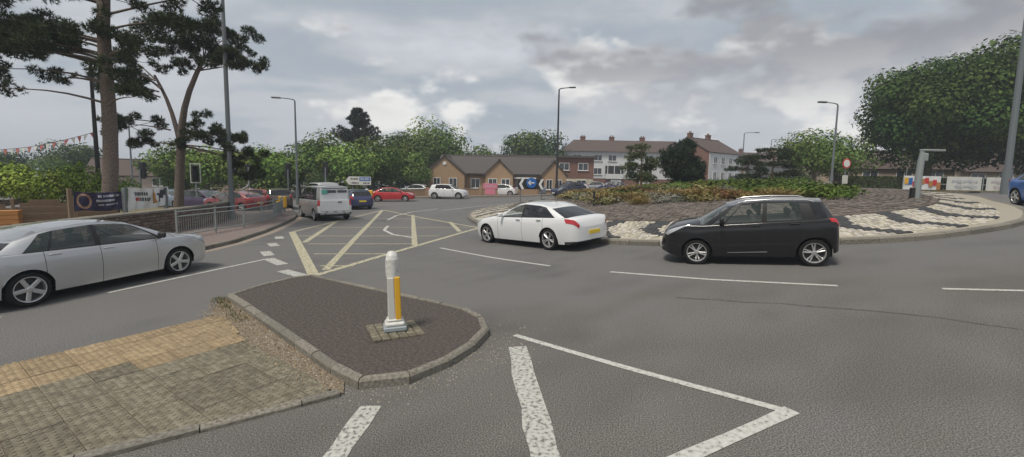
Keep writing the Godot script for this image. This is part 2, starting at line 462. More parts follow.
# ------------------------------------------------------------------ vehicles
func make_wheel(r: float, wid: float, spokes: int, style: int) -> Array:
	var ty := MB.new()
	var w := wid * 0.5
	ty.lathe([[r * 0.72, -w * 0.9], [r * 0.77, -w], [r * 0.94, -w], [r, -w * 0.72], [r, w * 0.72], [r * 0.94, w], [r * 0.77, w], [r * 0.72, w * 0.9]], Vector3.ZERO, Vector3.RIGHT, 28)
	var ri := MB.new()
	ri.lathe([[r * 0.68, -w * 0.5], [r * 0.67, w * 0.55], [r * 0.7, w * 0.93], [r * 0.755, w * 0.97], [r * 0.76, w * 0.8]], Vector3.ZERO, Vector3.RIGHT, 28)
	for k in spokes:
		var a := TAU * k / spokes
		var d := Vector3(0, cos(a), sin(a))
		var t := Vector3(0, -sin(a), cos(a))
		if style == 0:
			ri.rbox(d * r * 0.4 + Vector3(w * 0.72, 0, 0), Vector3(0.03, r * 0.62, r * 0.24), 0.012, Basis(Vector3.RIGHT, d, t))
		else:
			for s in [-1.0, 1.0]:
				var d2: Vector3 = (d + t * 0.16 * s).normalized()
				var t2 := Vector3.RIGHT.cross(d2)
				ri.rbox(d2 * r * 0.41 + Vector3(w * 0.72, 0, 0), Vector3(0.028, r * 0.6, r * 0.1), 0.01, Basis(Vector3.RIGHT, d2, t2))
	ri.lathe([[r * 0.17, w * 0.5], [r * 0.17, w * 0.88], [r * 0.12, w * 0.95], [0.0, w * 0.95]], Vector3.ZERO, Vector3.RIGHT, 16)
	var hb := MB.new()
	hb.lathe([[r * 0.68, w * 0.3], [r * 0.3, w * 0.36], [0.0, w * 0.36]], Vector3.ZERO, Vector3.RIGHT, 24)
	return [ty.mesh(), ri.mesh(), hb.mesh()]

func make_car(called: String, label: String, category: String, P: Dictionary, paint: Material, group := "") -> Node3D:
	var root := thing(called, label, category, Vector3.ZERO, 0.0, group)
	var L: float = P.L
	var W: float = P.W
	var hw := W * 0.5
	var zc: float = P.front + P.wb * 0.5
	var wr: float = P.wr
	var ra := wr + 0.055
	var sill: float = P.get("sill", 0.2)
	var sF: float = P.front
	var sR: float = P.front + P.wb
	var plan := func(s: float) -> float:
		var lf: float = P.get("nl", 0.62)
		var lr: float = P.get("tl", 0.5)
		var w := 1.0
		if s < lf:
			w = pow(1.0 - pow(1.0 - s / lf, P.get("np", 3.0)), 1.0 / P.get("np", 3.0))
		if s > L - lr:
			var t: float = (s - (L - lr)) / lr
			w = pow(maxf(0.0, 1.0 - pow(t, P.get("tp", 4.0))), 1.0 / P.get("tp", 4.0))
		return hw * w * (1.0 - 0.035 * pow(absf(s / L - 0.5) * 2.0, 2.0))
	var belt := func(s: float) -> float: return lerpf(P.belt0, P.belt1, clampf((s - P.a0) / (P.b0 - P.a0), 0, 1))
	var top := func(s: float) -> float:
		if s < P.a0:
			var t: float = s / P.a0
			var y := lerpf(P.nose, P.cowl, 1.0 - pow(1.0 - t, 1.7))
			var q: float = clampf(s / 0.3, 0, 1)
			return y - (P.nose - P.get("nose_low", 0.5)) * pow(1.0 - q, 2.4)
		if s > P.b0 - 0.05:
			var t: float = clampf((s - P.b0 + 0.05) / (L - P.b0 + 0.05), 0, 1)
			var y := lerpf(P.deck, P.tail, t)
			var q: float = clampf((L - s) / 0.2, 0, 1)
			return y - (P.tail - P.get("tail_low", 0.62)) * pow(1.0 - q, 2.6)
		return belt.call(s) + 0.015
	var shoulder := func(s: float) -> float:
		var y: float = top.call(s)
		if s < P.a0: return lerpf(y - 0.05, belt.call(s), smoothstep(P.a0 - 0.5, P.a0, s))
		if s > P.b0 - 0.05: return lerpf(belt.call(s), y - 0.04, smoothstep(P.b0 - 0.05, minf(P.b0 + 0.3, L), s))
		return belt.call(s)
	var bottom := func(s: float) -> float:
		var y := sill
		if s < 0.35: y = lerpf(sill + 0.1, sill, s / 0.35)
		if s > L - 0.4: y = lerpf(sill, sill + 0.12, (s - L + 0.4) / 0.4)
		for c in [sF, sR]:
			if absf(s - c) < ra:
				y = maxf(y, wr + sqrt(ra * ra - (s - c) * (s - c)))
		return y
	var section := func(s: float) -> PackedVector3Array:
		var w: float = plan.call(s)
		var yb: float = bottom.call(s)
		var ys: float = shoulder.call(s)
		var yt: float = top.call(s)
		var y0 := sill
		var e: float = ys - y0
		var o := PackedVector3Array()
		var arch := yb > sill + 0.14 and s > 0.4 and s < L - 0.4
		o.append(Vector3(w * (0.997 if arch else 0.94), yb, s))
		var y1 := maxf(yb + 0.012, y0 + 0.16 * e)
		o.append(Vector3(w * (0.99 if arch else 0.968), y1, s))
		var y2 := maxf(y1 + 0.012, y0 + 0.5 * e)
		o.append(Vector3(w, y2, s))
		var y3 := maxf(y2 + 0.012, y0 + 0.78 * e)
		o.append(Vector3(w * 0.986, y3, s))
		o.append(Vector3(w * 0.96, maxf(y3 + 0.01, ys - 0.035), s))
		o.append(Vector3(w * 0.928, maxf(y3 + 0.012, ys), s))
		o.append(Vector3(w * 0.72, lerpf(ys, yt, 0.62), s))
		o.append(Vector3(w * 0.38, lerpf(ys, yt, 0.93), s))
		o.append(Vector3(0.0, yt, s))
		return o
	var st: Array[float] = [0.0, 0.004, 0.012, 0.03, 0.06, 0.1, 0.16, 0.24, 0.33]
	for q in [0.0, 0.004, 0.012, 0.03, 0.06, 0.1, 0.16, 0.24, 0.33]: st.append(L - q)
	for c in [sF, sR]:
		for q in 15: st.append(c - cos(PI * q / 14.0) * ra)
		st.append(c - ra - 0.004); st.append(c + ra + 0.004)
	var seams: Array = P.seams
	for q in seams:
		st.append(q - 0.005); st.append(q + 0.005)
	st.append(P.a0); st.append(P.b0)
	var x := 0.4
	while x < L - 0.35:
		var far := true
		for q in st:
			if absf(q - x) < 0.07: far = false
		if far: st.append(x)
		x += 0.16
	st.sort()
	var ss: Array[float] = []
	for q in st:
		if ss.is_empty() or q - ss[-1] > 0.0025: ss.append(q)
	var R := 9
	var G := []
	for q in ss: G.append(section.call(q))
	var N := []                                        # smooth normals over the half shell
	for a in ss.size():
		var row := PackedVector3Array()
		for b in R:
			var du: Vector3 = G[mini(a + 1, ss.size() - 1)][b] - G[maxi(a - 1, 0)][b]
			var dv: Vector3 = G[a][mini(b + 1, R - 1)] - G[a][maxi(b - 1, 0)]
			var nn := dv.cross(du)
			if b == R - 1: nn.x = 0.0
			if nn.length() < 1e-7: nn = Vector3(0, 0, -1) if ss[a] < L * 0.5 else Vector3(0, 0, 1)
			row.append(nn.normalized())
		N.append(row)
	var body := MB.new()
	var inner := MB.new()
	var seam := MB.new()
	var doors := {}
	var emit := func(mb: MB, P4: Array, N4: Array, sides := [1.0, -1.0]) -> void:
		for sg in sides:
			var k := mb.v.size()
			for q in 4:
				mb.v.append(Vector3(P4[q].x * sg, P4[q].y, P4[q].z - zc))
				mb.n.append(Vector3(N4[q].x * sg, N4[q].y, N4[q].z)); mb.c.append(Color.WHITE)
			var fa: Vector3 = (P4[2] - P4[0]).cross(P4[3] - P4[1])
			var out: bool = fa.dot(N4[0] + N4[1] + N4[2] + N4[3]) > 0
			if sg < 0: out = not out
			if out: mb.i.append_array([k, k + 2, k + 1, k, k + 3, k + 2])
			else: mb.i.append_array([k, k + 1, k + 2, k, k + 2, k + 3])
	for a in ss.size() - 1:
		var mid := (ss[a] + ss[a + 1]) * 0.5
		var is_seam := false
		for q in seams:
			if absf(mid - q) < 0.0045: is_seam = true
		var door := -1
		for q in seams.size() - 1:
			if mid > seams[q] and mid < seams[q + 1]: door = q
		for b in R - 1:
			var P4 := [G[a][b], G[a + 1][b], G[a + 1][b + 1], G[a][b + 1]]
			var N4 := [N[a][b], N[a + 1][b], N[a + 1][b + 1], N[a][b + 1]]
			if b >= 5 and mid > P.a0 + 0.06 and mid < P.b0 - 0.06: emit.call(inner, P4, N4)
			elif is_seam and b < 5: emit.call(seam, P4, N4)
			elif door >= 0 and b >= 1 and b < 5:
				for sg in [1, -1]:
					var key := Vector2i(door, sg)
					if not doors.has(key): doors[key] = MB.new()
					emit.call(doors[key], P4, N4, [float(sg)])
			else: emit.call(body, P4, N4)
	put(body, "body", paint, root)
	put(inner, "parcel_shelf", M.interior, root)
	if seam.v.size(): put(seam, "door_seam", M.black, root)
	# a point of the shell: s along, r rows up (0 sill edge .. 8 centre line), sg side
	var surf := func(s: float, r: float, sg: float, off: float) -> Vector3:
		var o: PackedVector3Array = section.call(s)
		var o2: PackedVector3Array = section.call(clampf(s + 0.01, 0.0, L))
		var o1: PackedVector3Array = section.call(clampf(s - 0.01, 0.0, L))
		var b := clampi(int(r), 0, R - 2)
		var p := o[b].lerp(o[b + 1], r - b)
		var du := o2[b].lerp(o2[b + 1], r - b) - o1[b].lerp(o1[b + 1], r - b)
		var nn := (o[b + 1] - o[b]).cross(du).normalized()
		p += nn * off
		return Vector3(p.x * sg, p.y, p.z - zc)
	var patch := func(called2: String, m: Material, c: Array, sides: Array, off := 0.006, fine := 8) -> MeshInstance3D:   # c: four corners [s, r]
		var mb := MB.new()
		for sg in sides:
			for a in fine:
				for b in 4:
					var q := []
					for e in [[a, b], [a + 1, b], [a + 1, b + 1], [a, b + 1]]:
						var u: float = e[0] / float(fine)
						var w: float = e[1] / 4.0
						var s := lerpf(lerpf(c[0][0], c[1][0], u), lerpf(c[3][0], c[2][0], u), w)
						var r := lerpf(lerpf(c[0][1], c[1][1], u), lerpf(c[3][1], c[2][1], u), w)
						q.append(surf.call(s, r, sg, off))
					if sg > 0: mb.quad(q[0], q[1], q[2], q[3])
					else: mb.quad(q[0], q[3], q[2], q[1])
		return put(mb, called2, m, root)
	for q in doors:
		var dn: MeshInstance3D = put(doors[q], "door", paint, root)
		var s: float = seams[q.x + 1] - 0.16
		var hd := MB.new()
		hd.rbox(surf.call(s, 3.75, float(q.y), 0.02), Vector3(0.035, 0.03, 0.19), 0.01)
		put(hd, "handle", P.get("handle_mat", paint), dn)
	# glasshouse
	var cols: Array = []
	var roof_w: float = P.get("roof_w", 0.76)
	var add := func(kind: String, sb: float, qb: float, sr: float, qr: float) -> void:
		var w: float = plan.call(clampf(sb, 0.25, L - 0.06)) * 0.923
		var yb := lerpf(top.call(sb), shoulder.call(sb), pow(qb, 2.0)) - 0.012
		var t: float = clampf((sr - P.a1) / (P.b1 - P.a1), -0.1, 1.1)
		var yr: float = P.H - P.get("front_drop", 0.06) * pow(1.0 - clampf(t / 0.35, 0, 1), 2.0) - P.get("rear_drop", 0.06) * pow(clampf((t - 0.45) / 0.55, 0, 1.1), 2.0) - 0.045 * qr * qr - 0.012
		var rw: float = hw * roof_w * (1.0 - 0.05 * pow(clampf(t, 0, 1), 2.0))
		cols.append([kind, Vector3(w * qb, yb, sb), Vector3(rw * qr, yr, sr)])
	var a0: float = P.a0
	var a1: float = P.a1
	var b0: float = P.b0
	var b1: float = P.b1
	for q in [0.0, 0.3, 0.6, 0.82]: add.call("windscreen", a0 - 0.1 * (1 - q * q), q, a1 - 0.05 * (1 - q * q), q)
	add.call("pillar", a0 + 0.04, 0.93, a1 + 0.02, 0.92)
	add.call("pillar", a0 + 0.12, 0.985, a1 + 0.07, 0.975)
	for e in P.side: add.call(e[0], e[1], 1.0, e[2], 1.0)
	add.call("pillar", b0 - P.get("cp", 0.2), 0.985, b1 - 0.05, 0.975)
	add.call("rear", b0 - P.get("cp", 0.2) * 0.45, 0.92, b1 - 0.01, 0.92)
	for q in [0.8, 0.55, 0.28]: add.call("rear", b0 + P.get("rb", 0.02) * (1 - q * q), q, b1 + 0.04 * (1 - q * q), q)
	add.call("end", b0 + P.get("rb", 0.02), 0.0, b1 + 0.04, 0.0)
	var rows := [0.0, 0.06, 0.25, 0.5, 0.75, 0.92, 1.0]
	var GP := []
	for e in cols:
		var row := PackedVector3Array()
		for vv in rows:
			var p: Vector3 = e[1].lerp(e[2], vv)
			var bulge: float = 0.1 * vv * (1.0 - vv)
			p += Vector3(bulge * minf(1.0, e[1].x / hw), bulge * 0.35, 0.0)
			row.append(p)
		GP.append(row)
	var GN := []
	for a in cols.size():
		var row := PackedVector3Array()
		for b in rows.size():
			var du: Vector3 = GP[mini(a + 1, cols.size() - 1)][b] - GP[maxi(a - 1, 0)][b]
			if a == 0: du = Vector3(1, 0, 0)
			if a == cols.size() - 1: du = Vector3(-1, 0, 0)
			var dv: Vector3 = GP[a][mini(b + 1, rows.size() - 1)] - GP[a][maxi(b - 1, 0)]
			var nn := dv.cross(du)
			row.append(nn.normalized())
		GN.append(row)
	var parts := {}
	for a in cols.size() - 1:
		var kind: String = cols[a][0]
		for b in rows.size() - 1:
			var key := "pillars"
			if kind in ["windscreen", "rear"] and b >= 0 and b < 5: key = kind
			elif kind.begins_with("glass") and b >= 1 and b < 5: key = kind
			elif kind == "bpost" and b >= 1 and b < 5: key = "bpost"
			elif (kind.begins_with("glass") or kind == "bpost") and b == 0: key = "seal"
			for sg in ([0] if key in ["pillars", "windscreen", "rear"] else [1, -1]):
				var kk := key if sg == 0 else key + ("+" if sg > 0 else "-") + ("" if key == "seal" else str(a))
				if key.begins_with("glass") and a > 0 and cols[a - 1][0] == kind: kk = key + ("+" if sg > 0 else "-") + str(a - 1)
				if not parts.has(kk): parts[kk] = MB.new()
				emit.call(parts[kk], [GP[a][b], GP[a + 1][b], GP[a + 1][b + 1], GP[a][b + 1]], [GN[a][b], GN[a + 1][b], GN[a + 1][b + 1], GN[a][b + 1]], [1.0, -1.0] if sg == 0 else [float(sg)])
	for key in parts:
		if key == "pillars": put(parts[key], "pillars", paint, root)
		elif key.begins_with("seal"): put(parts[key], "window_seal", M.trim, root)
		elif key.begins_with("bpost"): put(parts[key], "door_pillar", P.get("bpost_mat", M.trim), root)
		elif key == "windscreen": put(parts[key], "windscreen", P.get("glass", M.glass), root)
		elif key == "rear": put(parts[key], "tailgate" if P.has("rear_mat") else "rear_window", P.get("rear_mat", P.get("rglass", M.tint)), root)
		else: put(parts[key], "side_window", P.get("rglass", M.glass) if key.begins_with("glass2") else P.get("glass", M.glass), root)
	# roof skin
	var rf := MB.new()
	var lat := [1.0, 0.9, 0.68, 0.36, 0.0]
	var RG := []
	for e in cols:
		var row := PackedVector3Array()
		for q in lat:
			row.append(Vector3(e[2].x * q, e[2].y + 0.05 * (1.0 - q * q) * minf(1.0, e[2].x / (hw * 0.7)), e[2].z))
		RG.append(row)
	for a in cols.size() - 1:
		for b in 4:
			var P4 := [RG[a][b], RG[a + 1][b], RG[a + 1][b + 1], RG[a][b + 1]]
			var N4 := []
			for p in P4: N4.append(Vector3(p.x * 0.12 + (0.25 if b == 0 and p.x > hw * 0.5 else 0.0), 1.0, (p.z - (a1 + b1) * 0.5) * 0.07).normalized())
			emit.call(rf, P4, N4)
	put(rf, "roof", P.get("roof_mat", paint), root)
	if P.has("rails"):
		for sg in [1.0, -1.0]:
			var rl := MB.new()
			var w := hw * roof_w * 0.93
			rl.tube([Vector3(w * sg, P.H - 0.07, a1 + 0.2 - zc), Vector3(w * sg, P.H - 0.03, a1 + 0.35 - zc), Vector3(w * sg, P.H - 0.015, (a1 + b1) * 0.5 - zc), Vector3(w * sg, P.H - 0.045, b1 - 0.3 - zc), Vector3(w * sg, P.H - 0.09, b1 - 0.16 - zc)], [0.018, 0.018, 0.018, 0.018, 0.018], 6)
			put(rl, "roof_rail", M.alloy, root)
	# seats
	if P.get("seats", true):
		for s in [a1 + 0.5, a1 + 1.3]:
			if s > b1 - 0.25: continue
			for sg in [1.0, -1.0]:
				var sm := MB.new()
				var y: float = belt.call(s)
				sm.rbox(Vector3(sg * 0.36, y - 0.02, s - zc), Vector3(0.46, 0.42, 0.12), 0.05, Basis(Vector3.RIGHT, -0.2))
				sm.rbox(Vector3(sg * 0.36, y + 0.29, s + 0.06 - zc), Vector3(0.24, 0.18, 0.09), 0.04, Basis(Vector3.RIGHT, -0.15))
				put(sm, "seat", M.seat, root)
	# running gear
	var ub := MB.new()
	ub.box(Vector3(0, sill + 0.2, L * 0.5 - zc), Vector3(W - 0.5, 0.4, L - 0.5))
	ub.box(Vector3(0, sill + 0.03, (sF + sR) * 0.5 - zc), Vector3(W - 0.16, 0.07, P.wb - ra * 2 - 0.03))
	put(ub, "underbody", M.black, root)
	for s in [sF, sR]:
		for sg in [1.0, -1.0]:
			var wl := MB.new()
			wl.box(Vector3(sg * (hw - 0.3), sill + ra * 0.55, s - zc), Vector3(0.03, ra * 1.3, ra * 2.0 + 0.05))
			put(wl, "wheel_well", M.black, root)
	var ws: Array = P.wheel
	for s in [sF, sR]:
		for sg in [1.0, -1.0]:
			var wn := node("wheel", root)
			wn.position = Vector3(sg * (hw - 0.125), wr, s - zc)
			if sg < 0: wn.rotation.y = PI
			wn.rotate_object_local(Vector3.RIGHT, rng.randf() * 2.0)
			put(ws[0], "tyre", M.rubber, wn); put(ws[1], "rim", P.get("rim_mat", M.alloy), wn); put(ws[2], "brake_disc", M.hub, wn)
	# lamps, plates, mirrors, grille
	patch.call("headlight", M.clear, P.get("head", [[0.1, 3.6], [0.75, 5.0], [0.62, 3.9], [0.16, 2.9]]), [1.0], 0.007, 10)
	patch.call("headlight", M.clear, P.get("head", [[0.1, 3.6], [0.75, 5.0], [0.62, 3.9], [0.16, 2.9]]), [-1.0], 0.007, 10)
	patch.call("tail_light", M.red_lamp, P.tail_lamp, [1.0], 0.008, 10)
	patch.call("tail_light", M.red_lamp, P.tail_lamp, [-1.0], 0.008, 10)
	patch.call("grille", M.trim, P.get("grille", [[0.003, 1.6], [0.1, 1.6], [0.06, 0.7], [0.003, 0.7]]), [1.0, -1.0], 0.006, 6)
	if P.has("upper_grille"): patch.call("radiator_grille", M.trim, P.upper_grille, [1.0, -1.0], 0.006, 6)
	if P.has("bumper_trim"): patch.call("bumper_trim", M.trim, P.bumper_trim, [1.0, -1.0], 0.006, 10)
	if P.has("sill_trim"):
		for sg in [1.0, -1.0]: patch.call("sill_trim", P.sill_trim[1], P.sill_trim[0], [sg], 0.012, 10)
	if P.has("boot_seam"): patch.call("boot_seam", M.trim, P.boot_seam, [1.0, -1.0], 0.003, 14)
	if P.has("rear_panel"): patch.call("rear_door", M.paint_white, P.rear_panel, [1.0, -1.0], 0.004, 8)
	var pl := MB.new()
	pl.rbox(Vector3(0, P.get("plate_y", 0.62), L + 0.012 - zc), Vector3(0.52, 0.115, 0.02), 0.004)
	put(pl, "rear_plate", M.plate_y, root)
	pl = MB.new()
	pl.rbox(Vector3(0, 0.42, -0.012 - zc), Vector3(0.52, 0.115, 0.02), 0.004)
	put(pl, "front_plate", M.plate_w, root)
	for sg in [1.0, -1.0]:
		var mm := MB.new()
		var p: Vector3 = surf.call(a0 + P.get("mir", 0.42), 5.0, sg, 0.0)
		mm.rbox(p + Vector3(sg * 0.12, 0.09, 0.02), Vector3(0.2, 0.14, 0.1), 0.035)
		mm.rbox(p + Vector3(sg * 0.02, 0.035, 0.0), Vector3(0.1, 0.05, 0.06), 0.015)
		put(mm, "wing_mirror", P.get("mirror_mat", paint), root)
	return root

func car_types() -> Dictionary:
	var w_alloy := make_wheel(0.318, 0.2, 5, 0)
	var w_multi := make_wheel(0.325, 0.21, 5, 1)
	var w_small := make_wheel(0.293, 0.185, 5, 1)
	var w_van := make_wheel(0.33, 0.2, 8, 0)
	var T := {}
	T.hatch = {"L": 4.5, "W": 1.76, "H": 1.49, "front": 1.0, "wb": 2.76, "wr": 0.318, "belt0": 0.93, "belt1": 1.0, "nose": 0.83, "nose_low": 0.58, "cowl": 0.98, "a0": 0.98, "a1": 1.86, "b1": 3.82, "b0": 4.32, "deck": 1.06, "tail": 1.0, "tail_low": 0.7, "rear_drop": 0.24, "front_drop": 0.12, "mirror_mat": M.trim, "cp": 0.42, "rb": 0.06, "nl": 0.9, "np": 3.0, "tl": 0.6,
		"seams": [1.5, 2.6, 3.5], "side": [["bpost", 1.3, 1.96], ["glass1", 1.38, 2.02], ["glass1", 1.92, 2.24], ["bpost", 2.56, 2.6], ["glass2", 2.66, 2.68], ["bpost", 3.4, 3.24], ["glass2", 3.44, 3.28], ["pillar", 3.8, 3.44]], "wheel": w_alloy, "tail_lamp": [[4.08, 4.6], [4.46, 4.9], [4.47, 3.4], [4.2, 3.6]], "head": [[0.14, 4.0], [0.85, 5.4], [0.7, 4.2], [0.2, 2.7]], "upper_grille": [[0.003, 3.1], [0.05, 3.1], [0.05, 2.6], [0.003, 2.6]]}
	T.saloon = {"L": 4.95, "W": 1.84, "H": 1.47, "front": 0.93, "wb": 2.93, "wr": 0.325, "belt0": 0.93, "belt1": 1.0, "nose": 0.74, "nose_low": 0.45, "cowl": 0.97, "a0": 1.36, "a1": 2.26, "b1": 3.78, "b0": 4.6, "deck": 1.03, "tail": 1.0, "tail_low": 0.72, "rear_drop": 0.15, "front_drop": 0.12, "cp": 0.3, "rb": 0.04, "nl": 0.85, "np": 2.8, "tl": 0.55, "roof_w": 0.74,
		"seams": [1.55, 2.72, 3.64], "side": [["glass1", 1.68, 2.36], ["glass1", 2.1, 2.5], ["bpost", 2.68, 2.74], ["glass2", 2.78, 2.82], ["glass2", 3.5, 3.38], ["pillar", 4.14, 3.6]], "wheel": w_multi, "tail_lamp": [[4.5, 4.2], [4.9, 4.3], [4.9, 3.1], [4.58, 3.2]], "glass": M.glass, "rglass": M.tint, "plate_y": 0.55, "bumper_trim": [[4.5, 0.7], [4.949999, 0.7], [4.949999, 0.1], [4.5, 0.1]], "handle_mat": M.chrome, "upper_grille": [[0.003, 3.2], [0.06, 3.2], [0.06, 2.5], [0.003, 2.5]]}
	T.mini = {"L": 3.7, "W": 1.6, "H": 1.48, "front": 0.84, "wb": 2.36, "wr": 0.293, "belt0": 0.93, "belt1": 1.03, "nose": 0.82, "nose_low": 0.55, "cowl": 1.02, "a0": 0.95, "a1": 1.55, "b1": 3.36, "b0": 3.58, "deck": 1.05, "tail": 1.0, "tail_low": 0.8, "rear_drop": 0.06, "front_drop": 0.1, "cp": 0.3, "rb": 0.03, "nl": 0.72, "np": 2.8, "tl": 0.24, "roof_w": 0.78, "rails": true,
		"seams": [1.34, 2.24, 3.0], "side": [["glass1", 1.18, 1.68], ["bpost", 1.4, 1.8], ["glass1", 1.45, 1.84], ["bpost", 2.2, 2.24], ["glass1", 2.29, 2.32], ["bpost", 2.98, 2.92], ["pillar", 3.22, 3.1]], "wheel": w_small, "tail_lamp": [[3.46, 5.0], [3.66, 5.2], [3.66, 3.7], [3.5, 3.8]], "head": [[0.12, 4.2], [0.74, 5.1], [0.6, 4.1], [0.2, 3.1]], "plate_y": 0.6, "sill_trim": [[[1.5, 0.85], [2.3, 1.0], [2.3, 0.85], [1.5, 0.75]], M.alloy], "upper_grille": [[0.003, 3.6], [0.08, 3.6], [0.08, 2.2], [0.003, 2.2]]}
	T.suv = {"L": 4.2, "W": 1.78, "H": 1.6, "front": 0.84, "wb": 2.6, "wr": 0.34, "sill": 0.26, "belt0": 1.03, "belt1": 1.12, "nose": 0.86, "nose_low": 0.55, "cowl": 1.06, "a0": 1.1, "a1": 1.85, "b1": 3.8, "b0": 4.08, "deck": 1.12, "tail": 1.05, "tail_low": 0.8, "rear_drop": 0.1, "cp": 0.34, "rb": 0.04, "nl": 0.7, "tl": 0.45, "roof_w": 0.78,
		"seams": [1.36, 2.4, 3.2], "side": [["glass1", 1.3, 1.95], ["bpost", 2.36, 2.42], ["glass2", 2.46, 2.5], ["pillar", 3.4, 3.26]], "wheel": w_alloy, "tail_lamp": [[3.9, 4.8], [4.14, 5.0], [4.15, 3.3], [3.98, 3.4]], "rglass": M.tint, "glass": M.tint, "seats": false}
	T.estate = {"L": 4.6, "W": 1.78, "H": 1.47, "front": 0.88, "wb": 2.7, "wr": 0.315, "belt0": 0.93, "belt1": 1.0, "nose": 0.74, "nose_low": 0.48, "cowl": 0.96, "a0": 1.2, "a1": 2.05, "b1": 4.15, "b0": 4.46, "deck": 1.01, "tail": 0.96, "tail_low": 0.7, "rear_drop": 0.1, "cp": 0.32, "rb": 0.04, "nl": 0.75, "tl": 0.45,
		"seams": [1.45, 2.5, 3.35], "side": [["glass1", 1.46, 2.12], ["bpost", 2.44, 2.5], ["glass2", 2.54, 2.56], ["bpost", 3.4, 3.36], ["glass2", 3.46, 3.4], ["pillar", 4.0, 3.8]], "wheel": w_alloy, "tail_lamp": [[4.28, 4.8], [4.54, 5.0], [4.55, 3.2], [4.36, 3.4]], "rglass": M.tint, "glass": M.tint, "seats": false}
	T.van = {"L": 4.85, "W": 1.9, "H": 1.93, "front": 0.9, "wb": 3.1, "wr": 0.33, "sill": 0.25, "belt0": 1.1, "belt1": 1.14, "nose": 0.9, "nose_low": 0.55, "cowl": 1.12, "a0": 0.85, "a1": 1.65, "b1": 4.74, "b0": 4.82, "deck": 1.15, "tail": 1.13, "tail_low": 1.08, "rear_drop": 0.03, "cp": 0.12, "rb": 0.01, "nl": 0.7, "tl": 0.22, "roof_w": 0.84,
		"seams": [1.2, 2.15, 3.3], "side": [["glass1", 1.1, 1.78], ["bpost", 2.05, 2.1], ["glass2", 2.2, 2.22], ["bpost", 3.2, 3.2], ["glass2", 3.3, 3.3], ["pillar", 4.45, 4.4]], "wheel": w_van, "tail_lamp": [[4.72, 4.9], [4.81, 4.95], [4.81, 2.6], [4.74, 2.6]], "rglass": M.tint, "glass": M.tint, "rear_mat": M.paint_white, "roof_mat": M.paint_white, "seats": false, "plate_y": 0.86, "rear_panel": [[4.74, 5.0], [4.84999, 5.0], [4.84999, 1.3], [4.74, 1.3]], "bumper_trim": [[4.3, 1.2], [4.845, 1.2], [4.845, 0.05], [4.3, 0.05]], "mirror_mat": M.trim}
	return T

# ------------------------------------------------------------------ trees
func leaves(lobes: Array, count: int, size: float, cols: Array, flat := 1.0, shell := 0.55) -> ArrayMesh:   # lobes: [centre, radii]
	var mb := MB.new()
	var wsum := 0.0
	for l in lobes: wsum += pow(l[1].x * l[1].y * l[1].z, 0.67)
	for l in lobes:
		var m := int(count * pow(l[1].x * l[1].y * l[1].z, 0.67) / wsum)
		var tone: float = rng.randf_range(0.74, 1.24)
		var warm: float = rng.randf_range(0.86, 1.2)
		for k in m:
			var d := Vector3(rng.randfn(), rng.randfn() * flat, rng.randfn()).normalized()
			var rr := lerpf(shell, 1.06, sqrt(rng.randf()))
			rr *= 1.0 + 0.12 * sin(d.x * 7.0 + l[0].x * 3.0) * cos(d.z * 6.0 + d.y * 5.0)
			var p: Vector3 = l[0] + d * l[1] * rr
			var up := (d + Vector3(rng.randf_range(-0.7, 0.7), rng.randf_range(-0.2, 0.9), rng.randf_range(-0.7, 0.7))).normalized()
			var x := up.cross(Vector3(rng.randfn(), rng.randfn(), rng.randfn())).normalized()
			var y := up.cross(x)
			var s := size * lerpf(0.5, 1.6, pow(rng.randf(), 1.6))
			var cc: Color = cols[rng.randi() % cols.size()]
			var q := tone * rng.randf_range(0.7, 1.3)
			mb.col = Color(cc.r * q * warm, cc.g * q, cc.b * q)
			mb.quad(p - x * s * 0.55, p - y * s * 0.4, p + x * s * 0.55, p + y * s * 0.4 + up * s * 0.15)
	return mb.mesh()
func needles(lobes: Array, count: int, size: float, cols: Array) -> ArrayMesh:     # tufts of needles standing off the twigs
	var mb := MB.new()
	var wsum := 0.0
	for l in lobes: wsum += l[1].x * l[1].z
	for l in lobes:
		for k in int(count * l[1].x * l[1].z / wsum):
			var d := Vector3(rng.randfn(), rng.randfn() * 0.8, rng.randfn()).normalized()
			var p: Vector3 = l[0] + d * l[1] * pow(rng.randf(), 0.4)
			var dir := (d * 0.6 + Vector3(0, 0.5, 0) + Vector3(rng.randfn(), rng.randfn(), rng.randfn()) * 0.35).normalized()
			var cc: Color = cols[rng.randi() % cols.size()]
			var q := rng.randf_range(0.7, 1.3)
			mb.col = Color(cc.r * q, cc.g * q, cc.b * q)
			for e in 7:
				var w := (dir + Vector3(rng.randfn(), rng.randfn(), rng.randfn()) * 0.6).normalized()
				var s := w.cross(Vector3(rng.randfn(), rng.randfn(), rng.randfn())).normalized() * size * 0.09
				mb.tri(p - s, p + s, p + w * size * rng.randf_range(0.7, 1.2))
	return mb.mesh()
func limb(mb: MB, a: Vector3, b: Vector3, r0: float, r1: float, sag := 0.1, sides := 7) -> void:
	var pts := []
	var rad := []
	var side := Vector3(rng.randfn(), 0, rng.randfn()) * a.distance_to(b) * 0.05
	for k in 6:
		var t := k / 5.0
		pts.append(a.lerp(b, t) + (side + Vector3(0, -sag * a.distance_to(b), 0)) * sin(t * PI))
		rad.append(lerpf(r0, r1, t))
	mb.tube(pts, rad, sides)
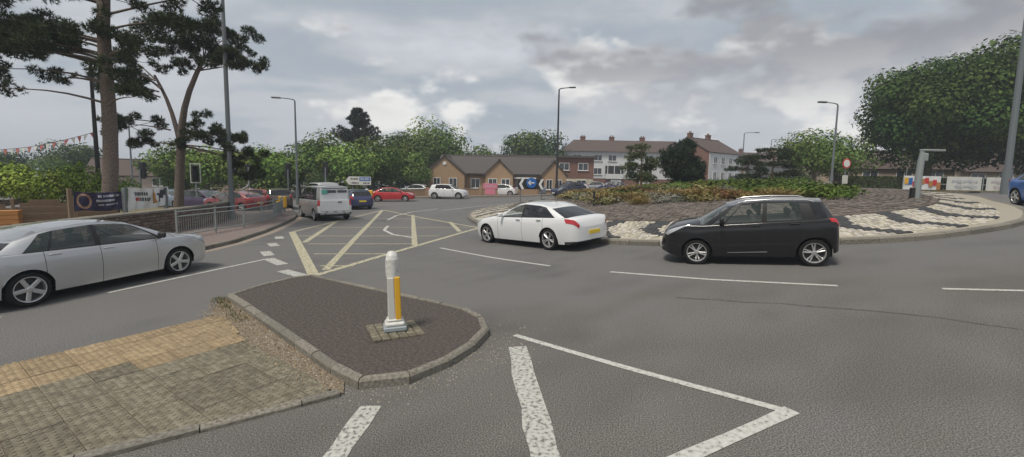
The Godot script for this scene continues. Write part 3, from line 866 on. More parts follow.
func broad_tree(hh: float, w: float, cols: Array, count: int, size: float, lob := 14, low := 0.15, spread := Vector2(0.45, 0.78), fat := Vector2(0.2, 0.34)) -> Array:   # -> [trunk mesh, crown mesh]
	var tr := MB.new()
	var lobes := []
	var ctr := Vector3(0, hh * (0.5 + low * 0.5), 0)
	tr.tube([Vector3(0, -0.3, 0), Vector3(0.03, hh * 0.15, 0.02), Vector3(-0.05, hh * 0.4, 0.04), Vector3(0.05, hh * 0.7, 0)], [hh * 0.034, hh * 0.026, hh * 0.02, hh * 0.008], 9)
	for k in lob:
		var d := Vector3(rng.randfn(), rng.randfn() * 0.9, rng.randfn()).normalized()
		var span := Vector3(w * 0.5, hh * (0.5 - low * 0.5), w * 0.5)
		var p := ctr + d * span * rng.randf_range(spread.x, spread.y)
		var r := rng.randf_range(fat.x, fat.y)
		lobes.append([p, Vector3(w * r, minf(w, hh) * r * 0.75, w * r)])
		limb(tr, Vector3(0, hh * rng.randf_range(0.2, 0.45), 0), p, hh * 0.011, hh * 0.003, -0.05, 5)
	lobes.append([ctr, Vector3(w * 0.33, hh * 0.3, w * 0.33)])
	return [tr.mesh(), leaves(lobes, count, size, cols)]
func tree_node(called: String, label: String, parts: Array, at: Vector3, scale_ := 1.0, turn := 0.0, group := "", category := "tree", bark: Material = null, lm: Material = null) -> Node3D:
	var t := thing(called, label, category, at, turn, group)
	t.scale = Vector3.ONE * scale_
	put(parts[0], "trunk", bark if bark else M.bark, t)
	put(parts[1], "crown", lm if lm else M.leaf, t)
	return t

# ------------------------------------------------------------------ street furniture
func lamp_post(called: String, label: String, at: Vector3, hh: float, arm: Vector3, r0: float, m: Material, group := "lamp posts") -> Node3D:
	var t := thing(called, label, "lamp post", at, 0.0, group)
	var p := MB.new()
	p.tube([Vector3(0, -0.2, 0), Vector3(0, 1.3, 0), Vector3(0, 1.34, 0), Vector3(0, hh * 0.6, 0), Vector3(0, hh, 0)], [r0 * 1.35, r0 * 1.35, r0, r0 * 0.85, r0 * 0.62], 10)
	put(p, "column", m, t)
	p = MB.new()
	p.tube([Vector3(0, hh - 0.02, 0), Vector3(0, hh + 0.1, 0) + arm * 0.06, Vector3(0, hh + 0.16, 0) + arm * 0.3, Vector3(0, hh + 0.2, 0) + arm * 0.75], [r0 * 0.55, r0 * 0.5, r0 * 0.42, r0 * 0.4], 8)
	put(p, "arm", m, t)
	p = MB.new()
	var x := arm.normalized()
	p.rbox(Vector3(0, hh + 0.2, 0) + arm * 0.75 + x * 0.3, Vector3(0.75, 0.13, 0.28), 0.05, Basis(x, Vector3.UP, x.cross(Vector3.UP)))
	put(p, "lantern", m, t)
	return t
func signal_head(label: String, at: Vector3, hh: float, turn: float, bordered: bool, neck := 0.0) -> Node3D:
	var t := thing("traffic_light", label, "traffic light", at, turn, "traffic lights at the side road")
	var p := MB.new()
	if neck == 0.0: p.cyl(Vector3(0, -0.1, 0), Vector3(0, hh, 0), 0.057, 0.057, 8)
	else: p.tube([Vector3(neck, -0.1, 0), Vector3(neck, hh - 1.6, 0), Vector3(neck * 0.9, hh - 1.35, 0), Vector3(neck * 0.1, hh - 1.05, 0), Vector3(0, hh - 0.8, 0), Vector3(0, hh + 0.3, 0)], [0.057, 0.057, 0.057, 0.057, 0.057, 0.057], 8)
	put(p, "post", M.galv if bordered or neck != 0.0 else M.pole_grey, t)
	p = MB.new()
	p.rbox(Vector3(0, hh - 0.1, 0.16), Vector3(0.42, 1.15, 0.22), 0.04)
	put(p, "housing", M.black, t)
	if bordered:
		p = MB.new()
		p.box(Vector3(-0.29, hh - 0.1, 0.16), Vector3(0.05, 1.4, 0.03)); p.box(Vector3(0.29, hh - 0.1, 0.16), Vector3(0.05, 1.4, 0.03))
		p.box(Vector3(0, hh + 0.575, 0.16), Vector3(0.53, 0.05, 0.03)); p.box(Vector3(0, hh - 0.775, 0.16), Vector3(0.53, 0.05, 0.03))
		put(p, "backing_border", M.sign_white, t)
	for k in 3:
		p = MB.new()
		var c := Vector3(0, hh - 0.1 + (1 - k) * 0.35, 0.27)
		p.lathe([[0.11, 0.0], [0.08, 0.012], [0.0, 0.02]], c, Vector3(0, 0, 1), 14)
		p.lathe([[0.125, 0.0], [0.135, 0.14], [0.128, 0.14], [0.118, 0.0]], c, Vector3(0, 0, 1), 14)
		put(p, "lens", M.trim, t)
	return t
func words(mb: MB, o: Vector3, b: Basis, width: float, hgt: float, z := 0.006, thick := 0.004) -> void:   # a line of lettering too small to read: separate strokes
	var x := -width * 0.5
	while x < width * 0.5 - hgt * 0.3:
		var w := hgt * rng.randf_range(0.35, 0.6)
		mb.box(o + b.x * (x + w * 0.5) + b.z * z, Vector3(w * 0.75, hgt * rng.randf_range(0.7, 1.0), thick), b)
		x += w
		if rng.randf() < 0.16: x += hgt * 0.45
func window(wall: Node3D, c: Vector3, sz: Vector2, b: Basis, frame: Material = null, bars := 1, called := "window") -> void:
	var f := MB.new()
	var t := 0.07
	f.box(c + b.y * (sz.y - t) * 0.5 + b.z * 0.02, Vector3(sz.x, t, 0.1), b); f.box(c - b.y * (sz.y - t) * 0.5 + b.z * 0.02, Vector3(sz.x, t, 0.1), b)
	f.box(c + b.x * (sz.x - t) * 0.5 + b.z * 0.02, Vector3(t, sz.y - 2 * t, 0.1), b); f.box(c - b.x * (sz.x - t) * 0.5 + b.z * 0.02, Vector3(t, sz.y - 2 * t, 0.1), b)
	for k in bars: f.box(c + b.x * (sz.x * (float(k + 1) / (bars + 1) - 0.5)) + b.z * 0.02, Vector3(t * 0.8, sz.y - 2 * t, 0.08), b)
	f.box(c - b.y * (sz.y * 0.5 + 0.03) + b.z * 0.06, Vector3(sz.x + 0.16, 0.06, 0.16), b)
	var w := put(f, called, frame if frame else M.upvc, wall)
	var p := MB.new()
	p.box(c + b.z * 0.012, Vector3(sz.x - 2 * t, sz.y - 2 * t, 0.02), b)
	put(p, "pane", M.pane, w)

# ------------------------------------------------------------------ sky
func make_sky() -> PanoramaSkyMaterial:
	var W := 2048
	var H := 1024
	var img := Image.create(W, H, false, Image.FORMAT_RGB8)
	img.fill(Color(0.42, 0.42, 0.41))
	var n1 := FastNoiseLite.new()
	n1.seed = 11; n1.noise_type = FastNoiseLite.TYPE_SIMPLEX_SMOOTH; n1.frequency = 0.55; n1.fractal_octaves = 6; n1.fractal_gain = 0.58
	var n2 := FastNoiseLite.new()
	n2.seed = 5; n2.noise_type = FastNoiseLite.TYPE_SIMPLEX_SMOOTH; n2.frequency = 2.6; n2.fractal_octaves = 6; n2.fractal_gain = 0.58
	for y in H / 2 + 2:
		var el := PI * (0.5 - (y + 0.5) / H)
		var ce := cos(el)
		var se := sin(el)
		for x in W:
			var az := wrapf(TAU * (x + 0.5) / W, -PI, PI)
			var d := Vector3(sin(az) * ce, se, -cos(az) * ce)
			var k := 1.0 / (maxf(se, 0.0) + 0.13)
			var a := n1.get_noise_3d(d.x * k * 0.8, 3.0, d.z * k * 1.1)          # layer of cloud seen from below
			var b := n2.get_noise_3d(d.x * 1.1, d.y * 2.2, d.z * 1.1)            # heaps standing up from the horizon
			var c := Vector3(0.575, 0.59, 0.612)
			c = c.lerp(Vector3(0.6, 0.612, 0.628), smoothstep(0.3, 0.0, se))
			c += Vector3.ONE * clampf(a, -0.5, 0.5) * 0.22 * smoothstep(0.02, 0.3, se)
			c = c.lerp(Vector3(0.515, 0.55, 0.585), 0.7 * smoothstep(0.02, -0.2, a) * smoothstep(0.03, 0.14, se))       # paler blue gaps
			var side := 0.5 + 0.5 * sin(az * 2.0 + 0.67)
			var side2 := 0.5 + 0.5 * sin(az * 2.0 + 0.1)                                                                  # broken cumulus gathers on alternate sides
			var heap := smoothstep(0.02, 0.36, b * 1.25 + 0.14 - absf(se - 0.17) * 1.6 + 0.7 * (side - 0.78))
			c = c.lerp(Vector3(0.76, 0.755, 0.745), heap * 0.95 * smoothstep(0.0, 0.06, se))
			var dark := smoothstep(0.02, 0.34, a * 0.7 + b * 0.75 + 0.75 * (side2 - 0.52)) * smoothstep(0.1, 0.26, se)
			c = c.lerp(Vector3(0.43, 0.437, 0.458), dark * 0.8)
			c *= 0.96
			img.set_pixel(x, y, Color(c.x, c.y, c.z))
	var m := PanoramaSkyMaterial.new()
	m.panorama = ImageTexture.create_from_image(img)
	return m

func _ready() -> void:
	rng.seed = 20240611
	# ---- camera
	var cam := Camera3D.new()
	cam.name = "camera"
	var th := atan(47.0 / 460.0)
	var roll := 0.018
	var fw := Vector3(0, -sin(th), -cos(th))
	var up := Vector3(0, cos(th), -sin(th))
	var ri := Vector3.RIGHT
	cam.transform = Transform3D(Basis(ri * cos(roll) + up * sin(roll), up * cos(roll) - ri * sin(roll), -fw), Vector3(0, 2.45, 0))
	cam.fov = rad_to_deg(2.0 * atan(228.5 / 460.0))
	cam.near = 0.05; cam.far = 3000.0
	add_child(cam); cam.current = true
	# ---- sky, air, exposure
	var we := WorldEnvironment.new()
	we.name = "environment"
	var env := Environment.new()
	env.background_mode = Environment.BG_SKY
	var sky := Sky.new()
	sky.sky_material = make_sky()
	env.sky = sky
	env.tonemap_mode = Environment.TONE_MAPPER_LINEAR
	env.tonemap_exposure = 1.95
	env.sdfgi_enabled = true; env.ssao_enabled = true; env.ssil_enabled = true
	env.fog_enabled = true; env.fog_density = 0.0012; env.fog_light_color = Color(0.72, 0.75, 0.79)
	we.environment = env
	add_child(we)
	# ---- veiled sun
	var sun := DirectionalLight3D.new()
	sun.name = "sun"
	sun.light_energy = 0.5; sun.light_color = Color(1.0, 0.97, 0.92); sun.light_angular_distance = 14.0; sun.shadow_enabled = true
	add_child(sun)
	sun.look_at_from_position(Vector3.ZERO, Vector3(0.35, -1.0, -0.42), Vector3.UP)
	make_materials()
	build_ground()
	build_island()
	build_roundabout()
	build_left_side()
	build_far_side()
	build_right_side()
	build_cars()
	build_planting()

func V(a: Array) -> Array:
	var o := []
	for p in a: o.append(Vector2(p[0], p[1]))
	return o
func PV(a: Array) -> PackedVector2Array:
	var o := PackedVector2Array()
	for p in a: o.append(Vector2(p[0], p[1]))
	return o

func build_ground() -> void:
	# open land out to the horizon
	var mb := MB.new()
	var xs := [-900.0, -400.0, -200.0, -120.0, -80.0, -60.0]
	for k in range(-58, 71, 8): xs.append(float(k))
	xs.append_array([74.0, 90.0, 140.0, 250.0, 500.0, 900.0])
	var zs := [-1500.0, -800.0, -400.0, -250.0, -180.0, -140.0, -120.0]
	for k in range(-116, 13, 8): zs.append(float(k))
	zs.append_array([14.0, 40.0, 100.0, 300.0])
	for a in xs.size() - 1:
		for b in zs.size() - 1:
			var q := []
			for e in [[xs[a], zs[b]], [xs[a + 1], zs[b]], [xs[a + 1], zs[b + 1]], [xs[a], zs[b + 1]]]: q.append(gv(e[0], e[1], -0.25))
			mb.quad(q[0], q[3], q[2], q[1])
	structure(put(mb, "ground", M.field))
	# hills on the skyline
	mb = MB.new()
	for k in 60:
		var q := []
		for e in [k, k + 1]:
			var a := deg_to_rad(-75.0 + 150.0 * e / 60.0)
			var y := 8.0 + 16.0 * (0.5 + 0.5 * sin(e * 0.31 + 1.0)) + 5.0 * sin(e * 0.83)
			q.append(Vector3(sin(a) * 700, -10, -cos(a) * 700)); q.append(Vector3(sin(a) * 1000, y * 0.85, -cos(a) * 1000)); q.append(Vector3(sin(a) * 1300, -10, -cos(a) * 1300))
		mb.quad(q[0], q[3], q[4], q[1]); mb.quad(q[1], q[4], q[5], q[2])
	structure(put(mb, "hills", M.field))
	# carriageway: one sheet, its tone patched by wear and resurfacing
	mb = MB.new()
	var nz := FastNoiseLite.new()
	nz.seed = 3; nz.frequency = 0.16; nz.fractal_octaves = 3
	var nf := FastNoiseLite.new()
	nf.seed = 9; nf.frequency = 0.7; nf.fractal_octaves = 3
	var step := 0.5
	var nx := 256
	var nzz := 240
	for b in nzz + 1:
		for a in nx + 1:
			var x := -58.0 + a * step
			var z := 12.0 - b * step
			var e := 0.2
			mb.v.append(gv(x, z))
			mb.n.append(Vector3(-(g(x + e, z) - g(x - e, z)), 2 * e, -(g(x, z + e) - g(x, z - e))).normalized())
			var t := 1.0 + 0.2 * nz.get_noise_2d(x, z) + 0.12 * nf.get_noise_2d(x, z)
			var old := smoothstep(0.7, -0.7, z + 8.1 + x * 0.3 - 0.02 * x * x + 0.6 * nz.get_noise_2d(x * 2.0, z))      # greyer circulating carriageway beyond the joint
			var c := Vector3(0.9, 0.87, 0.84).lerp(Vector3(1.02, 1.02, 1.03), old) * t
			var lane := inside(x, z)                                                           # polished wheel tracks round the roundabout
			var along := atan2(z - RC.y, x - RC.x) * 22.0
			if lane > -12.0 and lane < 0.0: c *= 1.0 + 0.07 * sin(lane * 1.8 + 0.5) + 0.2 * nf.get_noise_2d(along * 0.16, lane * 2.2) + 0.16 * nf.get_noise_2d(along * 0.1 + 40.0, lane * 4.0)
			else: c *= 1.0 + 0.15 * nf.get_noise_2d((x + z * 0.4) * 1.6, (z - x * 0.4) * 0.3)
			mb.c.append(Color(c.x, c.y, c.z))
	for b in nzz:
		for a in nx:
			var k := b * (nx + 1) + a
			mb.i.append_array([k, k + nx + 1, k + nx + 2, k, k + nx + 2, k + 1])
	var road := structure(put(mb, "road", M.asphalt))
	# broken white centre line and give-way line on the approach
	for e in [[[-8.83, -7.75], [-9.3, -6.2]], [[-8.35, -9.34], [-7.1, -13.12]]]: put(strip(V(e), 0.1), "lane_line", M.white_paint, road)
	for e in [[[-5.82, -11.52], [-4.98, -10.85]], [[-7.08, -13.22], [-6.2, -12.3]], [[-7.86, -14.5], [-7.3, -13.7]], [[-8.6, -16.3], [-8.1, -15.6]], [[-9.3, -18.2], [-8.9, -17.5]]]: put(strip(V(e), 0.3), "give_way_dash", M.worn_paint, road)
	# roundabout lane lines
	for e in [[[-2.37, -15.1], [-0.6, -13.15], [0.99, -11.6]], [[2.3, -10.56], [4.1, -9.3], [5.98, -8.28]], [[7.35, -7.71], [9.2, -7.0], [11.4, -6.4]]]: put(strip(V(e), 0.1), "lane_line", M.white_paint, road)
	# hatched nose beyond the island
	put(strip(V([[0.07, -6.66], [1.4, -5.4], [2.68, -4.24]]), 0.1), "hatching_edge", M.white_paint, road)
	put(strip(V([[2.74, -4.25], [1.55, -3.66], [0.5, -3.14]]), 0.15, 0.006, 0.1), "hatching_edge", M.white_paint, road)
	put(strip(V([[0.1, -6.2], [0.22, -4.9], [0.34, -3.5]]), 0.27, 0.006, 0.14), "hatching_bar", M.worn_paint, road)
	put(strip(V([[-1.46, -4.65], [-1.52, -3.6]]), 0.22, 0.006, 0.12), "hatching_bar", M.worn_paint, road)
	# yellow box junction
	for e in [[[-9.52, -19.78], [-4.72, -10.85]], [[-4.74, -10.9], [-1.5, -21.2]]]: put(strip(V(e), 0.26 if e[0][0] < -5 else 0.2), "yellow_box_edge", M.yellow_paint, road)
	for e in [[[-9.5, -19.85], [-9.45, -25.5], [-9.35, -33.3]], [[-9.35, -33.3], [-5.5, -27.2], [-1.55, -21.2]]]: put(strip(V(e), 0.17), "yellow_box_edge", M.thin_yellow, road)
	for e in [[[-9.35, -33.0], [-4.75, -11.6]], [[-9.4, -24.4], [-7.5, -16.5]], [[-6.26, -28.9], [-3.34, -15.7]], [[-3.28, -24.2], [-2.25, -19.7]]]: put(strip(V(e), 0.2), "yellow_box_hatch", M.yellow_paint, road)
	for e in [[[-9.3, -21.6], [-2.0, -21.5]], [[-8.6, -18.38], [-2.9, -18.25]], [[-7.2, -16.13], [-3.45, -16.06]], [[-6.1, -14.01], [-3.7, -13.97]], [[-5.1, -12.11], [-4.2, -12.1]], [[-9.3, -26.3], [-5.0, -26.2]]]: put(strip(V(e), 0.12), "yellow_box_hatch", M.thin_yellow, road)
	# curved white guide lines on the box
	for e in [[[-6.03, -22.24], [-5.7, -20.4], [-4.9, -18.8], [-3.79, -17.68]], [[-6.92, -25.5], [-7.2, -28.5], [-6.9, -31.5], [-5.6, -34.5]]]: put(strip(V(e), 0.14), "guide_line", M.white_paint, road)
	put(strip(V([[-5.0, -33.0], [-2.6, -37.5], [0.5, -41.5]]), 0.12), "lane_line", M.white_paint, road)
	# joint between two surfacings, opened and filled with dirt
	var jt := V([[3.0, -8.2], [3.3, -8.02], [3.6, -7.93], [4.0, -7.68], [4.49, -7.51], [4.8, -7.26], [5.38, -6.93], [5.7, -6.75], [6.11, -6.4], [6.65, -5.8], [7.4, -5.1]])
	put(strip(jt, 0.05, 0.004, 1.0), "surface_joint", M.joint, road)
	# grit gathered along the island kerb and in the gutter
	var gr := MB.new()
	for k in 1100:
		var t := rng.randf()
		var a := Vector2(-1.9, -5.0).lerp(Vector2(-0.2, -6.3), t) + Vector2(rng.randfn() * 0.22 + 0.1, absf(rng.randfn()) * 0.35 + 0.02)
		if k > 750: a = Vector2(-0.15, -6.3) + Vector2(rng.randfn() * 0.3, rng.randfn() * 0.5)
		pebble(gr, gv(a.x, a.y, 0.003), rng.randf_range(0.004, 0.013))
	stuff(tag(put(gr, "gravel", M.vc_stone), "loose grit scattered on the road along the island kerb", "gravel"))
func pebble(mb: MB, p: Vector3, r: float, tone := Vector3(0.3, 0.27, 0.22)) -> void:
	var q := rng.randf_range(0.5, 1.4)
	mb.col = Color(tone.x * q, tone.y * q, tone.z * q)
	var a := rng.randf() * TAU
	var v := []
	for k in 4: v.append(p + Vector3(cos(a + k * PI / 2) * r * rng.randf_range(0.7, 1.3), 0, sin(a + k * PI / 2) * r * rng.randf_range(0.7, 1.3)))
	var t := p + Vector3(0, r * rng.randf_range(0.6, 1.1), 0)
	for k in 4: mb.tri(v[(k + 1) % 4], v[k], t)
func stone_block(mb: MB, poly: Array, top: float, bev: float) -> void:    # poly: 3-D corners at foot level, clockwise from above reversed as needed
	var c := Vector3.ZERO
	for p in poly: c += p
	c /= poly.size()
	var up := Vector3(0, top, 0)
	var t := []
	for p in poly: t.append(p.lerp(c, bev) + up)
	var m := poly.size()
	var ctr := c + up * 1.12
	var ccw: bool = (poly[1] - poly[0]).cross(poly[2] - poly[0]).y > 0
	for k in m:
		var a: Vector3 = poly[k]
		var b: Vector3 = poly[(k + 1) % m]
		var ta: Vector3 = t[k]
		var tb: Vector3 = t[(k + 1) % m]
		if ccw:
			mb.quad(a, b, tb, ta); mb.tri(ta, tb, ctr)
		else:
			mb.quad(b, a, ta, tb); mb.tri(tb, ta, ctr)

func build_island() -> void:
	# kerbed refuge: dark tarmac inside a ring of kerb stones
	var out := V([[-5.56, -8.8], [-4.6, -7.85], [-3.2, -6.43], [-1.93, -5.14], [-1.72, -5.02], [-1.5, -5.0], [-1.27, -5.06], [-1.02, -5.24], [-0.8, -5.51], [-0.55, -5.9], [-0.36, -6.4], [-0.3, -6.75], [-0.36, -7.15], [-0.56, -7.55], [-0.95, -7.98], [-2.2, -8.86], [-3.5, -9.78], [-4.75, -10.66], [-5.05, -10.3], [-5.35, -9.55], [-5.56, -8.8]])
	var poly := PackedVector2Array()
	for p in out: poly.append(p)
	poly.remove_at(poly.size() - 1)
	var inn: Array = Geometry2D.offset_polygon(poly, -0.11)
	var top := structure(put(sheet(inn[0], 0.1, 0.5), "traffic_island", M.tarmac_dark))
	kerb_run(out, 0.12, 0.12, 0.6, top)
	# lit bollard on a paved base
	var at := gv(-1.72, -6.68, 0.1)
	var base := thing("bollard_base", "square of small grey setts under the white keep left bollard", "paving", at, 0.45)
	for a in 6:
		for b in 6:
			var s := MB.new()
			s.rbox(Vector3((a - 2.5) * 0.125, 0.005, (b - 2.5) * 0.125), Vector3(0.115, 0.05, 0.115), 0.012)
			put(s, "sett", M.slab[(a * 3 + b * 5) % 3], base)
	var bl := thing("traffic_bollard", "white and yellow keep left bollard with rounded top on the dark island", "bollard", at + Vector3(0, 0.03, 0), 0.3)
	bl.scale = Vector3(0.92, 1.06, 1.0)
	bl.rotation.z = 0.035
	var m := MB.new()
	m.rbox(Vector3(0, 0.035, 0), Vector3(0.36, 0.07, 0.3), 0.015)
	put(m, "foot", M.grey_plastic, bl)
	m = MB.new()
	m.rbox(Vector3(0, 0.095, 0), Vector3(0.31, 0.07, 0.255), 0.025)
	m.rbox(Vector3(0, 0.15, 0), Vector3(0.25, 0.06, 0.2), 0.025)
	put(m, "plinth", M.plastic_white, bl)
	# body: front-facing white shell with rounded head
	var ring := func(y: float, w: float, d: float) -> Array:
		var o := []
		for k in 20:
			var a := TAU * k / 20.0
			o.append(Vector3(signf(cos(a)) * pow(absf(cos(a)), 0.6) * w, y, signf(sin(a)) * pow(absf(sin(a)), 0.6) * d))
		return o
	var prof := [[0.14, 0.105, 0.085], [0.3, 0.1, 0.08], [0.62, 0.092, 0.075], [0.74, 0.09, 0.075], [0.78, 0.105, 0.085], [0.9, 0.108, 0.088], [1.0, 0.1, 0.085], [1.06, 0.085, 0.078], [1.1, 0.06, 0.06], [1.12, 0.02, 0.02]]
	m = MB.new()
	for k in prof.size() - 1:
		var r0: Array = ring.call(prof[k][0], prof[k][1], prof[k][2])
		var r1: Array = ring.call(prof[k + 1][0], prof[k + 1][1], prof[k + 1][2])
		for q in 20:
			var e := (q + 1) % 20
			var kk := m.v.size()
			var c0 := Vector3(0, prof[k][0], 0)
			m.quad(r0[e], r0[q], r1[q], r1[e])
			for j in [[0, r0[e]], [1, r0[q]], [2, r1[q]], [3, r1[e]]]:
				var nn: Vector3 = (j[1] - Vector3(0, j[1].y, 0)).normalized()
				if prof[k][0] > 0.95: nn = (nn + Vector3(0, (prof[k][0] - 0.95) * 7.0, 0)).normalized()
				m.n[kk + j[0]] = nn
	put(m, "shell", M.plastic_white, bl)
	m = MB.new()
	m.rbox(Vector3(0.062, 0.45, 0.05), Vector3(0.09, 0.62, 0.09), 0.012)
	put(m, "yellow_panel", M.plastic_yellow, bl)
	m = MB.new()
	m.rbox(Vector3(-0.042, 0.45, 0.075), Vector3(0.1, 0.6, 0.024), 0.006)
	put(m, "ribbed_panel", M.sign_cream, bl)
	# buff and grey blister paving, clipped by the edging and the worn strip
	var pav := structure(node("pavement", self))
	var o := Vector2(-5.96, -6.5)
	var ax := Vector2(0.585, -0.811)
	var by := Vector2(0.811, 0.585)
	var S := 0.425
	var clip := PV([[-6.75, -5.2], [-5.1, -7.62], [-4.85, -7.62], [-3.86, -6.52], [-2.02, -4.98], [-2.05, -4.82], [-3.5, -3.86], [-5.2, -2.7], [-8.2, -3.1]])
	put(sheet(clip, 0.026, 0.5), "bedding", M.dirt, pav)
	for a in range(-9, 5):
		for b in range(0, 13):
			var sq := PackedVector2Array()
			var gp := 0.003
			for e in [[a * S + gp, b * S + gp], [a * S + S - gp, b * S + gp], [a * S + S - gp, b * S + S - gp], [a * S + gp, b * S + S - gp]]: sq.append(o + ax * e[0] + by * e[1])
			for piece in Geometry2D.intersect_polygons(sq, clip):
				if piece.size() < 3: continue
				var mb := MB.new()
				var lift := 0.034 + rng.randf_range(-0.003, 0.003)
				var ps := []
				for p in piece: ps.append(gv(p.x, p.y, 0.005))
				var area := 0.0
				for k in piece.size(): area += piece[k].cross(piece[(k + 1) % piece.size()])
				if absf(area) < 0.03: continue
				var c := Vector3.ZERO
				for p in ps: c += p
				c /= ps.size()
				if area > 0: ps.reverse()
				var tp := []
				for p in ps: tp.append(p.lerp(c, 0.012) + Vector3(0, lift, 0))
				for k in ps.size():
					mb.quad(ps[k], ps[(k + 1) % ps.size()], tp[(k + 1) % ps.size()], tp[k])
				for k in range(1, ps.size() - 1): mb.tri(tp[0], tp[k], tp[k + 1])
				for u in 6:
					for w in 6:
						var q := o + ax * (a * S + (u + 0.5) * S / 6.0) + by * (b * S + (w + 0.5) * S / 6.0)
						if not Geometry2D.is_point_in_polygon(q, piece): continue
						var cc := gv(q.x, q.y, lift + 0.004)
						var lo := []
						var hi := []
						for k in 6:
							var an := TAU * k / 6.0
							lo.append(cc + Vector3(cos(an) * 0.024, 0, -sin(an) * 0.024)); hi.append(cc + Vector3(cos(an) * 0.016, 0.0095, -sin(an) * 0.016))
						for k in 6: mb.quad(lo[k], lo[(k + 1) % 6], hi[(k + 1) % 6], hi[k])
						for k in range(1, 5): mb.tri(hi[0], hi[k], hi[k + 1])
				var buff: bool = b < (4 if a >= 0 and a < 3 else (3 if a > -4 else 2))
				put(mb, "paving_slab", (M.buff if buff else M.slab)[rng.randi() % 3], pav)
	# edging stones along the near side
	kerb_run(V([[-5.2, -2.68], [-3.5, -3.82], [-2.74, -4.3], [-1.86, -4.86]]), 0.12, 0.045, 0.9, pav, "edging_stone", 0.0, 0.012)
	# worn strip of dirt and dead leaves between paving and island
	var strip_ := PV([[-5.2, -7.7], [-5.62, -8.75], [-5.5, -8.86], [-4.55, -7.9], [-3.15, -6.48], [-1.95, -5.22], [-1.84, -4.9], [-2.0, -4.98], [-3.86, -6.5], [-4.85, -7.6]])
	structure(put(sheet(strip_, 0.02, 0.4), "path", M.dirt))
	var lit := MB.new()
	var tones := [Vector3(0.3, 0.25, 0.18), Vector3(0.22, 0.15, 0.08), Vector3(0.36, 0.27, 0.15), Vector3(0.13, 0.1, 0.07), Vector3(0.4, 0.37, 0.3)]
	var m2 := 0
	while m2 < 2600:
		var q := Vector2(rng.randf_range(-5.7, -1.6), rng.randf_range(-8.9, -4.7))
		var near := Geometry2D.is_point_in_polygon(q, strip_)
		if not near and not (Geometry2D.is_point_in_polygon(q + Vector2(0.16, -0.14) * rng.randf(), strip_)): continue
		m2 += 1
		pebble(lit, gv(q.x, q.y, 0.022 if near else 0.042), rng.randf_range(0.004, 0.014), tones[rng.randi() % 5])
	stuff(tag(put(lit, "debris", M.vc_stone), "brown dead leaves and grit along the paving beside the island kerb", "debris"))
	var wd := MB.new()
	for k in 150:
		var t := rng.randf()
		var q := Vector2(-5.6, -8.85).lerp(Vector2(-4.3, -7.5), pow(t, 1.6)) + Vector2(-rng.randf() * 0.25, rng.randf() * 0.2)
		var p := gv(q.x, q.y, 0.02)
		wd.col = [Color(0.1, 0.13, 0.04), Color(0.2, 0.17, 0.08), Color(0.28, 0.22, 0.12)][k % 3]
		for e in 4:
			var d := Vector3(rng.randfn() * 0.4, 1, rng.randfn() * 0.4).normalized() * rng.randf_range(0.03, 0.09)
			var s := Vector3(rng.randfn(), 0, rng.randfn()).normalized() * 0.005
			wd.tri(p - s, p + s, p + d)
	stuff(tag(put(wd, "weeds", M.leaf), "tufts of dry weed at the back corner of the island", "weeds"))

